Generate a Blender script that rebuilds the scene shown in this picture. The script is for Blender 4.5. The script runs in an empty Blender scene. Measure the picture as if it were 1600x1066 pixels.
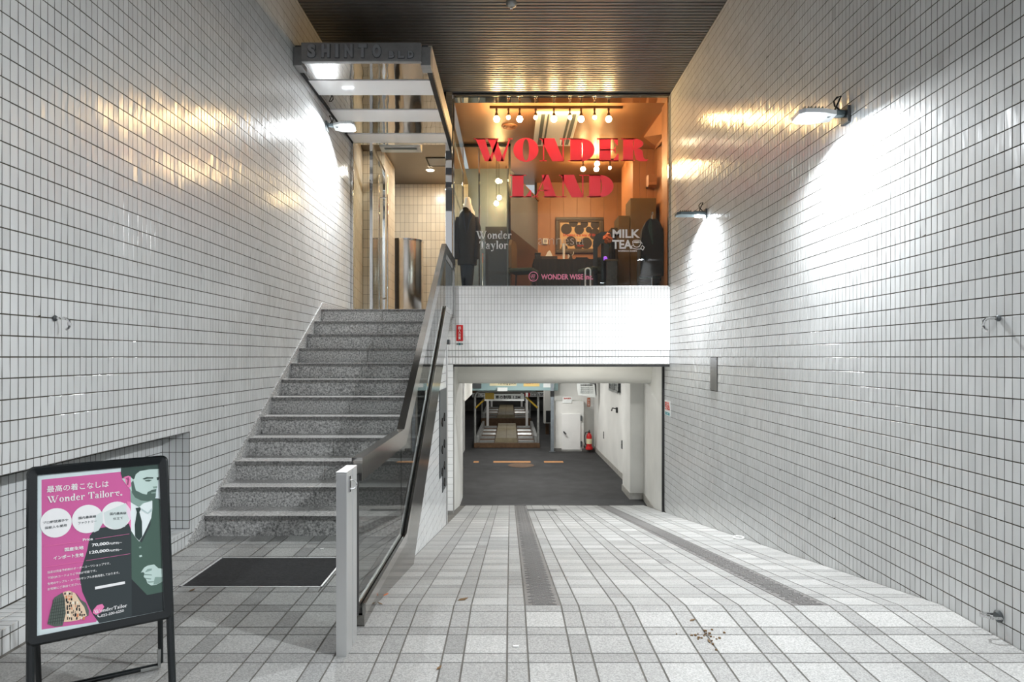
import bpy, bmesh, math, random
from mathutils import Vector, Matrix
random.seed(7)
S = bpy.context.scene
COL = S.collection
H, F, CX, CY = 1.38, 1000.0, 797.0, 558.0

# ------------------------------------------------------------ camera, world, lights, exposure
cam = bpy.data.cameras.new('camera')
cam.sensor_width = 36.0
cam.lens = F / 1600 * 36.0
cam.shift_x = 3 / 1600
cam.shift_y = 25 / 1600
cam.clip_start = 0.05
camo = bpy.data.objects.new('camera', cam)
camo.location = (0, 0, H)
camo.rotation_euler = (math.pi / 2, 0, 0)
COL.objects.link(camo)
S.camera = camo

S.view_settings.view_transform = 'Standard'
S.view_settings.look = 'None'
S.view_settings.exposure = 0.12
S.view_settings.gamma = 1.0
S.view_settings.use_curve_mapping = False
S.cycles.use_denoising = True
S.cycles.max_bounces = 10
S.cycles.transparent_max_bounces = 16
S.cycles.caustics_reflective = False
S.cycles.caustics_refractive = False
S.cycles.sample_clamp_indirect = 6.0

W = bpy.data.worlds.new('night_street_glow')
S.world = W
W.use_nodes = True
W.node_tree.nodes['Background'].inputs[0].default_value = (0.93, 0.96, 1.0, 1)
W.node_tree.nodes['Background'].inputs[1].default_value = 0.56

def light(name, kind, loc, power, color=(1, 1, 1), rot=(0, 0, 0), size=.1, size_y=None, spread=None, spot=None):
    l = bpy.data.lights.new(name, kind)
    l.energy = power
    l.color = color
    if kind == 'AREA':
        l.size = size
        if size_y:
            l.shape = 'RECTANGLE'
            l.size_y = size_y
        if spread:
            l.spread = math.radians(spread)
    else:
        l.shadow_soft_size = size
    if spot:
        l.spot_size = math.radians(spot)
        l.spot_blend = .35
    o = bpy.data.objects.new(name, l)
    o.location = loc
    o.rotation_euler = rot
    COL.objects.link(o)
    return o

LAMP_W = 150.0      # wall flood lamps
BULB_E = 260.0      # shop filament bulbs
TUBE_E = 14.0       # garage tubes

# ------------------------------------------------------------ helpers
def P(px, py, Y):
    return ((px - CX) * Y / F, Y, H - (py - CY) * Y / F)
def PX(px, Y):
    return (px - CX) * Y / F
def PZ(py, Y):
    return H - (py - CY) * Y / F

def lin(c):
    return tuple(((v / 255) / 12.92 if v / 255 <= .04045 else ((v / 255 + .055) / 1.055) ** 2.4) for v in c)

class MB:
    def __init__(s):
        s.v = []; s.f = []; s.t = []
    def add(s, vs, fs, tone=0.0):
        n = len(s.v)
        s.v += [tuple(v) for v in vs]
        s.f += [tuple(i + n for i in f) for f in fs]
        s.t += [tone] * len(fs)
        return s
    def box(s, x0, x1, y0, y1, z0, z1, tone=0.0):
        return s.add([(x0, y0, z0), (x1, y0, z0), (x1, y1, z0), (x0, y1, z0), (x0, y0, z1), (x1, y0, z1), (x1, y1, z1), (x0, y1, z1)],
                     [(0, 3, 2, 1), (4, 5, 6, 7), (0, 1, 5, 4), (1, 2, 6, 5), (2, 3, 7, 6), (3, 0, 4, 7)], tone)
    def bbox(s, x0, x1, y0, y1, z0, z1, b=.004, tone=0.0):
        bm = bmesh.new()
        bmesh.ops.create_cube(bm, size=1)
        for v in bm.verts:
            v.co = Vector(((x0 + x1) / 2 + v.co.x * (x1 - x0), (y0 + y1) / 2 + v.co.y * (y1 - y0), (z0 + z1) / 2 + v.co.z * (z1 - z0)))
        bmesh.ops.bevel(bm, geom=list(bm.edges), offset=b, segments=2, profile=.6, affect='EDGES')
        return s.bm(bm, tone)
    def bm(s, bm, tone=0.0):
        bm.verts.index_update()
        s.add([v.co[:] for v in bm.verts], [[v.index for v in f.verts] for f in bm.faces], tone)
        bm.free()
        return s
    def prism(s, poly, a, b, axis='x', tone=0.0):
        n = len(poly)
        def m(p, t):
            if axis == 'x': return (t, p[0], p[1])
            if axis == 'y': return (p[0], t, p[1])
            return (p[0], p[1], t)
        vs = [m(p, a) for p in poly] + [m(p, b) for p in poly]
        fs = [tuple(range(n - 1, -1, -1)), tuple(range(n, 2 * n))] + [(i, (i + 1) % n, n + (i + 1) % n, n + i) for i in range(n)]
        return s.add(vs, fs, tone)
    def tube(s, pts, r, n=8, tone=0.0, cap=True):
        pts = [Vector(p) for p in pts]
        if not isinstance(r, (list, tuple)): r = [r] * len(pts)
        vs = []; fs = []
        up = None
        for i, p in enumerate(pts):
            d = (pts[min(i + 1, len(pts) - 1)] - pts[max(i - 1, 0)]).normalized()
            if up is None:
                up = Vector((0, 0, 1)) if abs(d.z) < .9 else Vector((1, 0, 0))
            a = d.cross(up).normalized()
            b = a.cross(d).normalized()
            up = b
            for k in range(n):
                t = 2 * math.pi * k / n
                vs.append(p + (a * math.cos(t) + b * math.sin(t)) * r[i])
        for i in range(len(pts) - 1):
            for k in range(n):
                fs.append((i * n + k, i * n + (k + 1) % n, (i + 1) * n + (k + 1) % n, (i + 1) * n + k))
        if cap:
            fs.append(tuple(range(n - 1, -1, -1)))
            fs.append(tuple(range((len(pts) - 1) * n, len(pts) * n)))
        return s.add(vs, fs, tone)
    def lathe(s, prof, c, n=20, tone=0.0, axis='z'):
        vs = []; fs = []
        for r, z in prof:
            for k in range(n):
                t = 2 * math.pi * k / n
                q = (r * math.cos(t), r * math.sin(t), z)
                if axis == 'x': q = (q[2], q[0], q[1])
                if axis == 'y': q = (q[0], q[2], q[1])
                vs.append((c[0] + q[0], c[1] + q[1], c[2] + q[2]))
        m = len(prof)
        for i in range(m - 1):
            for k in range(n):
                fs.append((i * n + k, i * n + (k + 1) % n, (i + 1) * n + (k + 1) % n, (i + 1) * n + k))
        fs.append(tuple(range(n - 1, -1, -1)))
        fs.append(tuple(range((m - 1) * n, m * n)))
        return s.add(vs, fs, tone)
    def xf(s, M, start=0):
        s.v[start:] = [tuple(M @ Vector(v)) for v in s.v[start:]]
        return s

def wloc(o):
    v = Vector((0, 0, 0))
    while o is not None:
        v += o.location
        o = o.parent
    return v

def mesh_of(name, mb, mat, off=Vector((0, 0, 0)), smooth=False, tone=False):
    me = bpy.data.meshes.new(name)
    me.from_pydata([tuple(Vector(v) - off) for v in mb.v], [], mb.f)
    if mat: me.materials.append(mat)
    at = me.attributes.new('tone', 'FLOAT', 'FACE')
    at.data.foreach_set('value', mb.t)
    bm = bmesh.new(); bm.from_mesh(me)
    if not tone:
        bmesh.ops.recalc_face_normals(bm, faces=bm.faces)
    bm.to_mesh(me); bm.free()
    if smooth:
        me.polygons.foreach_set('use_smooth', [True] * len(me.polygons))
        me.set_sharp_from_angle(angle=math.radians(38))
    me.update()
    return me

def obj(name, mb, mat, parent=None, smooth=False, kind=None, label=None, raw=False):
    off = wloc(parent) if parent else Vector((0, 0, 0))
    o = bpy.data.objects.new(name, mesh_of(name, mb, mat, off, smooth, raw))
    COL.objects.link(o)
    if parent: o.parent = parent
    if kind: o['kind'] = kind
    if label: o['label'] = label
    return o

def tag(o, label, cat, group=None):
    o['label'] = label; o['category'] = cat
    if group: o['group'] = group
    return o

def thing(name, label, cat, loc=(0, 0, 0), group=None):
    o = bpy.data.objects.new(name, None)
    o.empty_display_size = .05
    COL.objects.link(o)
    o.location = loc
    return tag(o, label, cat, group)

def struct(name, mb, mat, smooth=False):
    return obj(name, mb, mat, None, smooth, 'structure')

def tree_copy(o, parent=None):
    c = o.copy(); COL.objects.link(c); c.parent = parent
    for ch in list(o.children):
        tree_copy(ch, c)
    return c

# ------------------------------------------------------------ materials
def newmat(name):
    m = bpy.data.materials.new(name)
    m.use_nodes = True
    nt = m.node_tree
    return m, nt, nt.nodes['Principled BSDF']

def mat(name, c, rough=.5, metal=0.0, noise=0.0, nscale=8.0, bump=0.0, bscale=60.0, emit=0.0, spec=.5, ecol=None, rnoise=0.0):
    m, nt, b = newmat(name)
    col = lin(c)
    b.inputs['Base Color'].default_value = (*col, 1)
    b.inputs['Roughness'].default_value = rough
    b.inputs['Metallic'].default_value = metal
    b.inputs['Specular IOR Level'].default_value = spec
    if emit:
        b.inputs['Emission Color'].default_value = (*(lin(ecol) if ecol else col), 1)
        b.inputs['Emission Strength'].default_value = emit
    tc = nt.nodes.new('ShaderNodeTexCoord')
    if noise:
        n = nt.nodes.new('ShaderNodeTexNoise'); n.inputs['Scale'].default_value = nscale; n.inputs['Detail'].default_value = 6
        nt.links.new(tc.outputs['Object'], n.inputs['Vector'])
        r = nt.nodes.new('ShaderNodeMapRange')
        r.inputs[1].default_value = .3; r.inputs[2].default_value = .7
        r.inputs[3].default_value = 1 - noise; r.inputs[4].default_value = 1 + noise
        nt.links.new(n.outputs['Fac'], r.inputs[0])
        mx = nt.nodes.new('ShaderNodeVectorMath'); mx.operation = 'SCALE'
        mx.inputs[0].default_value = col
        nt.links.new(r.outputs[0], mx.inputs['Scale'])
        nt.links.new(mx.outputs[0], b.inputs['Base Color'])
        if rnoise:
            r2 = nt.nodes.new('ShaderNodeMapRange')
            r2.inputs[3].default_value = max(.02, rough - rnoise); r2.inputs[4].default_value = rough + rnoise
            nt.links.new(n.outputs['Fac'], r2.inputs[0])
            nt.links.new(r2.outputs[0], b.inputs['Roughness'])
    if bump:
        n = nt.nodes.new('ShaderNodeTexNoise'); n.inputs['Scale'].default_value = bscale; n.inputs['Detail'].default_value = 4
        nt.links.new(tc.outputs['Object'], n.inputs['Vector'])
        bu = nt.nodes.new('ShaderNodeBump'); bu.inputs['Strength'].default_value = bump; bu.inputs['Distance'].default_value = .01
        nt.links.new(n.outputs['Fac'], bu.inputs['Height'])
        nt.links.new(bu.outputs[0], b.inputs['Normal'])
    return m

def tile_mat(name, c, rough, amp, dirt=.06, wav=.0, wscale=(9, 9, 9), speck=0.0, sscale=260.0, spec=.5):
    """glazed or stone tile: 'tone' face attribute shifts brightness, noise adds grime, stretched noise makes the glaze wavy"""
    m, nt, b = newmat(name)
    L = nt.links.new
    at = nt.nodes.new('ShaderNodeAttribute'); at.attribute_name = 'tone'
    geo = nt.nodes.new('ShaderNodeNewGeometry')
    n = nt.nodes.new('ShaderNodeTexNoise'); n.inputs['Scale'].default_value = 1.3; n.inputs['Detail'].default_value = 5
    L(geo.outputs['Position'], n.inputs['Vector'])
    mr = nt.nodes.new('ShaderNodeMapRange'); mr.inputs[1].default_value = .3; mr.inputs[2].default_value = .7
    mr.inputs[3].default_value = 1 - dirt; mr.inputs[4].default_value = 1 + dirt
    L(n.outputs['Fac'], mr.inputs[0])
    ma = nt.nodes.new('ShaderNodeMath'); ma.operation = 'MULTIPLY_ADD'
    ma.inputs[1].default_value = amp
    L(at.outputs['Fac'], ma.inputs[0]); L(mr.outputs[0], ma.inputs[2])
    last = ma
    if speck:
        n2 = nt.nodes.new('ShaderNodeTexNoise'); n2.inputs['Scale'].default_value = sscale; n2.inputs['Detail'].default_value = 3
        L(geo.outputs['Position'], n2.inputs['Vector'])
        m2 = nt.nodes.new('ShaderNodeMapRange'); m2.inputs[1].default_value = .32; m2.inputs[2].default_value = .68
        m2.inputs[3].default_value = 1 - speck; m2.inputs[4].default_value = 1 + speck
        L(n2.outputs['Fac'], m2.inputs[0])
        mm = nt.nodes.new('ShaderNodeMath'); mm.operation = 'MULTIPLY'
        L(last.outputs[0], mm.inputs[0]); L(m2.outputs[0], mm.inputs[1])
        last = mm
        bu = nt.nodes.new('ShaderNodeBump'); bu.inputs['Strength'].default_value = .25; bu.inputs['Distance'].default_value = .003
        L(n2.outputs['Fac'], bu.inputs['Height']); L(bu.outputs[0], b.inputs['Normal'])
    mx = nt.nodes.new('ShaderNodeVectorMath'); mx.operation = 'SCALE'
    mx.inputs[0].default_value = lin(c)
    L(last.outputs[0], mx.inputs['Scale']); L(mx.outputs[0], b.inputs['Base Color'])
    b.inputs['Roughness'].default_value = rough
    b.inputs['Specular IOR Level'].default_value = spec
    if wav:
        mp = nt.nodes.new('ShaderNodeMapping'); mp.inputs['Scale'].default_value = wscale
        L(geo.outputs['Position'], mp.inputs['Vector'])
        n3 = nt.nodes.new('ShaderNodeTexNoise'); n3.inputs['Scale'].default_value = 1; n3.inputs['Detail'].default_value = 1
        L(mp.outputs[0], n3.inputs['Vector'])
        bu = nt.nodes.new('ShaderNodeBump'); bu.inputs['Strength'].default_value = wav; bu.inputs['Distance'].default_value = .01
        L(n3.outputs['Fac'], bu.inputs['Height']); L(bu.outputs[0], b.inputs['Normal'])
    return m

def granite(name, c1, c2, rough):
    m, nt, b = newmat(name)
    L = nt.links.new
    tc = nt.nodes.new('ShaderNodeNewGeometry')
    n = nt.nodes.new('ShaderNodeTexNoise'); n.inputs['Scale'].default_value = 70; n.inputs['Detail'].default_value = 4; n.inputs['Roughness'].default_value = .7
    L(tc.outputs['Position'], n.inputs['Vector'])
    cr = nt.nodes.new('ShaderNodeValToRGB')
    cr.color_ramp.elements[0].position = .38; cr.color_ramp.elements[0].color = (*lin(c1), 1)
    cr.color_ramp.elements[1].position = .62; cr.color_ramp.elements[1].color = (*lin(c2), 1)
    L(n.outputs['Fac'], cr.inputs[0]); L(cr.outputs[0], b.inputs['Base Color'])
    b.inputs['Roughness'].default_value = rough
    return m

def glass_mat(name, tint=(.93, .97, .96), ior=1.5, refl=1.0):
    """thin pane: clear with a fresnel reflection on its outward faces"""
    m = bpy.data.materials.new(name); m.use_nodes = True
    nt = m.node_tree; L = nt.links.new
    for n in list(nt.nodes):
        if n.type == 'BSDF_PRINCIPLED': nt.nodes.remove(n)
    out = [n for n in nt.nodes if n.type == 'OUTPUT_MATERIAL'][0]
    tr = nt.nodes.new('ShaderNodeBsdfTransparent'); tr.inputs[0].default_value = (*tint, 1)
    gl = nt.nodes.new('ShaderNodeBsdfGlossy'); gl.inputs['Roughness'].default_value = .01
    fr = nt.nodes.new('ShaderNodeFresnel'); fr.inputs[0].default_value = ior
    ge = nt.nodes.new('ShaderNodeNewGeometry')
    inv = nt.nodes.new('ShaderNodeMath'); inv.operation = 'SUBTRACT'; inv.inputs[0].default_value = 1
    L(ge.outputs['Backfacing'], inv.inputs[1])
    mu = nt.nodes.new('ShaderNodeMath'); mu.operation = 'MULTIPLY'
    L(fr.outputs[0], mu.inputs[0]); L(inv.outputs[0], mu.inputs[1])
    m2 = nt.nodes.new('ShaderNodeMath'); m2.operation = 'MULTIPLY'; m2.inputs[1].default_value = refl; m2.use_clamp = True
    L(mu.outputs[0], m2.inputs[0])
    mx = nt.nodes.new('ShaderNodeMixShader')
    L(m2.outputs[0], mx.inputs[0]); L(tr.outputs[0], mx.inputs[1]); L(gl.outputs[0], mx.inputs[2])
    L(mx.outputs[0], out.inputs[0])
    return m

def film_mat(name, c, back=.5):
    """vinyl lettering on glass: diffuse with some light coming through from behind"""
    m = bpy.data.materials.new(name); m.use_nodes = True
    nt = m.node_tree; L = nt.links.new
    for n in list(nt.nodes):
        if n.type == 'BSDF_PRINCIPLED': nt.nodes.remove(n)
    out = [n for n in nt.nodes if n.type == 'OUTPUT_MATERIAL'][0]
    d = nt.nodes.new('ShaderNodeBsdfDiffuse'); d.inputs[0].default_value = (*lin(c), 1)
    t = nt.nodes.new('ShaderNodeBsdfTranslucent'); t.inputs[0].default_value = (*lin(c), 1)
    mx = nt.nodes.new('ShaderNodeMixShader'); mx.inputs[0].default_value = back
    L(d.outputs[0], mx.inputs[1]); L(t.outputs[0], mx.inputs[2]); L(mx.outputs[0], out.inputs[0])
    return m

def steel_mat(name, c, rough, wav=0.0, wscale=(3, 3, 3), brush=None):
    m, nt, b = newmat(name)
    L = nt.links.new
    b.inputs['Base Color'].default_value = (*lin(c), 1)
    b.inputs['Metallic'].default_value = 1.0
    b.inputs['Roughness'].default_value = rough
    if wav:
        ge = nt.nodes.new('ShaderNodeNewGeometry')
        mp = nt.nodes.new('ShaderNodeMapping'); mp.inputs['Scale'].default_value = wscale
        L(ge.outputs['Position'], mp.inputs['Vector'])
        n = nt.nodes.new('ShaderNodeTexNoise'); n.inputs['Scale'].default_value = 1; n.inputs['Detail'].default_value = 1
        L(mp.outputs[0], n.inputs['Vector'])
        bu = nt.nodes.new('ShaderNodeBump'); bu.inputs['Strength'].default_value = wav; bu.inputs['Distance'].default_value = .02
        L(n.outputs['Fac'], bu.inputs['Height']); L(bu.outputs[0], b.inputs['Normal'])
    return m

M = {}
M['tile'] = tile_mat('glazed_white_tile', (218, 220, 220), .17, .08, .05, wav=.22, wscale=(22, 22, 5))
M['tile_front'] = tile_mat('glazed_white_tile_front', (240, 240, 240), .2, .05, .03)
M['grout_front'] = mat('facade_grout', (140, 138, 134), .9)
M['grout'] = mat('dark_grout', (72, 68, 60), .9, noise=.15)
M['tile_beige'] = tile_mat('beige_lobby_tile', (218, 208, 188), .25, .10, .05)
M['grout_beige'] = mat('lobby_grout', (90, 78, 60), .9)
M['floor_tile'] = tile_mat('stoneware_floor_tile', (163, 163, 161), .62, .46, .10, speck=.28, sscale=150, spec=.35)
M['floor_grout'] = mat('floor_grout', (104, 101, 96), .95, noise=.2)
M['tactile'] = tile_mat('dark_antislip_tile', (112, 110, 108), .6, .3, .1, speck=.15)
M['granite'] = granite('speckled_granite', (112, 112, 111), (222, 221, 219), .5)
M['granite_tread'] = granite('speckled_granite_tread', (136, 135, 133), (216, 214, 212), .42)
M['granite_dark'] = granite('dark_granite_edge', (78, 77, 76), (150, 149, 147), .5)
M['clad'] = steel_mat('dull_polished_cladding', (142, 140, 136), .14, wav=.05, wscale=(1.5, 2, 2))
M['mat_rubber'] = mat('black_mat_rubber', (52, 52, 54), .8, noise=.2, nscale=30, bump=.3)
M['steel'] = steel_mat('satin_stainless', (226, 227, 227), .42)
M['steel_pol'] = steel_mat('polished_stainless', (186, 184, 180), .12, wav=.05, wscale=(1.5, 2, 2))
M['mirror'] = steel_mat('mirror_stainless', (222, 222, 222), .025, wav=.06, wscale=(7, 1.2, 1))
M['chrome'] = steel_mat('chrome', (225, 225, 225), .05)
M['gasket'] = mat('black_gasket', (16, 16, 17), .6)
M['white_panel'] = mat('white_acrylic_panel', (246, 246, 247), .12)
M['sign_metal'] = mat('grey_painted_sign_beam', (138, 138, 138), .45, metal=.2, noise=.12, nscale=14)
M['sign_letter'] = mat('grey_sign_letter', (152, 154, 160), .45, metal=.2)
M['sign_letter_edge'] = mat('dark_letter_edge', (46, 48, 54), .5)
M['fascia'] = mat('pale_fascia', (196, 190, 180), .4)
M['ceil_slat'] = mat('bronze_ceiling_slat', (132, 132, 132), .4, metal=.55, noise=.08, nscale=3)
M['ceil_gap'] = mat('ceiling_gap', (24, 23, 22), .8)
M['glass'] = glass_mat('clear_glass', (.95, .975, .97))
M['glass_smoke'] = glass_mat('balustrade_glass', (.62, .64, .63), 1.55)
M['frame_black'] = mat('black_aluminium', (16, 22, 24), .22, spec=.6)
M['grey_metal'] = mat('grey_metal', (92, 96, 98), .45, metal=.6)
M['lamp_body'] = mat('lamp_grey_body', (86, 98, 102), .45, metal=.2)
M['lamp_white'] = mat('lamp_white_shade', (225, 228, 230), .4)
M['lamp_lens'] = mat('lamp_lens', (255, 255, 255), .3, emit=55.0, ecol=(240, 248, 255))
M['cable'] = mat('black_cable', (22, 22, 22), .6)
M['bulb'] = mat('filament_bulb', (255, 225, 180), .3, emit=BULB_E, ecol=(255, 206, 140))
M['bulb_small'] = mat('spot_bulb', (255, 225, 180), .3, emit=BULB_E * .7, ecol=(255, 206, 140))
M['bulb_cap'] = mat('bulb_holder_bronze', (66, 46, 30), .4, metal=.6)
M['copper'] = mat('copper_toned_panel', (168, 114, 76), .42, noise=.06, nscale=5)
M['copper_ceiling'] = mat('copper_toned_ceiling', (156, 116, 84), .35, metal=.2, noise=.06, nscale=3)
M['shop_floor'] = mat('shop_floor', (70, 62, 54), .4)
M['shop_grey'] = mat('shop_grey_wall', (116, 128, 138), .4, noise=.05)
M['shop_dark'] = mat('dark_panel', (44, 44, 46), .3)
M['olive'] = mat('olive_brown_board', (98, 78, 48), .55, noise=.08)
M['brown_wood'] = mat('dark_wood', (64, 50, 34), .4, noise=.2, nscale=20)
M['white'] = mat('white_paint', (236, 236, 234), .45)
M['black'] = mat('black_cloth', (22, 22, 25), .75, noise=.2, nscale=40)
M['navy'] = mat('navy_cloth', (30, 40, 52), .75, noise=.2, nscale=60)
M['tan'] = mat('tan_coat_cloth', (150, 104, 70), .8, noise=.15)
M['green_cloth'] = mat('green_grey_cloth', (52, 68, 62), .8, noise=.2, nscale=40)
M['cream'] = mat('cream_paint', (230, 229, 222), .55, noise=.05, nscale=2.2)
M['cream_wall'] = mat('garage_cream_wall', (226, 226, 222), .6, noise=.07, nscale=1.6)
M['asphalt'] = mat('asphalt', (50, 50, 51), .75, noise=.28, nscale=3.5, bump=.25, bscale=120, spec=.35)
M['concrete'] = mat('dark_concrete', (98, 97, 94), .8, noise=.3, nscale=2)
M['rust'] = mat('rusty_steel', (92, 68, 46), .7, noise=.3, nscale=9)
M['lift_plate'] = mat('worn_lift_plate', (138, 128, 104), .6, noise=.2, nscale=7)
M['galv'] = mat('galvanised_steel', (170, 172, 170), .4, metal=.7, noise=.15, nscale=12)
M['yellow'] = mat('yellow_arm', (176, 146, 44), .5)
M['teal_box'] = mat('teal_signboard', (150, 178, 180), .5)
M['paper'] = mat('white_notice', (232, 236, 234), .5)
M['paper_yellow'] = mat('yellow_notice', (226, 196, 120), .5)
M['paper_cream'] = mat('cream_notice', (226, 216, 178), .5)
M['ink'] = mat('black_print', (30, 30, 32), .6)
M['ink_grey'] = mat('grey_print', (96, 104, 104), .6)
M['red'] = mat('red_enamel', (196, 20, 22), .4)
M['red_text'] = mat('red_print', (206, 60, 40), .5)
M['orange_mark'] = mat('worn_orange_paint', (184, 130, 78), .7, noise=.12, nscale=14)
M['orange_sticker'] = mat('orange_sticker', (190, 96, 44), .5)
M['teal_print'] = mat('teal_print', (60, 150, 160), .5)
M['tube'] = mat('fluorescent_tube', (255, 255, 255), .4, emit=TUBE_E, ecol=(255, 250, 238))
M['downlight'] = mat('downlight_lens', (255, 255, 255), .4, emit=30.0, ecol=(255, 236, 200))
M['wonder'] = film_mat('red_vinyl', (255, 130, 146), .5)
M['vinyl_white'] = film_mat('white_vinyl', (254, 254, 254), .08)
M['vinyl_thin'] = film_mat('pale_vinyl', (222, 214, 206), .4)
M['vinyl_pink'] = film_mat('pink_vinyl', (255, 160, 190), .08)
M['leaf'] = mat('dry_leaf', (112, 86, 54), .8)
M['flower'] = mat('orange_petals', (214, 112, 62), .6)
M['leaf_green'] = mat('flower_leaves', (60, 76, 40), .6)
M['purple'] = mat('purple_glow_lamp', (150, 80, 210), .4, emit=1.2)
M['street'] = mat('street_asphalt', (70, 70, 72), .8, noise=.2)
M['seal_glass'] = mat('dark_window', (40, 44, 46), .1)

# ------------------------------------------------------------ lettering
DEFAULT_FONT = None
def text_mb(txt, size, bold=0.0, extrude=.0015, align='LEFT', spacing=1.0, width=None, xs=1.0):
    cu = bpy.data.curves.new('tmp_text', 'FONT')
    cu.body = txt; cu.size = size; cu.offset = bold; cu.extrude = extrude
    cu.align_x = align; cu.space_character = spacing; cu.resolution_u = 3
    o = bpy.data.objects.new('tmp_text', cu); COL.objects.link(o)
    dg = bpy.context.evaluated_depsgraph_get()
    me = bpy.data.meshes.new_from_object(o.evaluated_get(dg))
    mb = MB()
    mb.add([v.co[:] for v in me.vertices], [tuple(p.vertices) for p in me.polygons])
    bpy.data.objects.remove(o); bpy.data.curves.remove(cu); bpy.data.meshes.remove(me)
    if mb.v:
        xs_ = [v[0] for v in mb.v]
        w = max(xs_) - min(xs_)
        if width and w > 0:
            k = width / w
            mb.v = [(v[0] * k, v[1], v[2]) for v in mb.v]
        elif xs != 1.0:
            mb.v = [(v[0] * xs, v[1], v[2]) for v in mb.v]
    return mb

def place(mb, origin, right, up):
    """lay a flat (x right, y up, z towards the reader) shape onto a plane in the scene"""
    r = Vector(right).normalized(); u = Vector(up).normalized(); n = r.cross(u)
    o = Vector(origin)
    mb.v = [tuple(o + r * v[0] + u * v[1] + n * v[2]) for v in mb.v]
    return mb

def fit(mb, x0, x1, y0, y1):
    """scale/translate a flat shape so its bounds fill the given rectangle"""
    xs = [v[0] for v in mb.v]; ys = [v[1] for v in mb.v]
    sx = (x1 - x0) / max(1e-6, max(xs) - min(xs)); sy = (y1 - y0) / max(1e-6, max(ys) - min(ys))
    ax, ay = min(xs), min(ys)
    mb.v = [(x0 + (v[0] - ax) * sx, y0 + (v[1] - ay) * sy, v[2]) for v in mb.v]
    return mb

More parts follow.
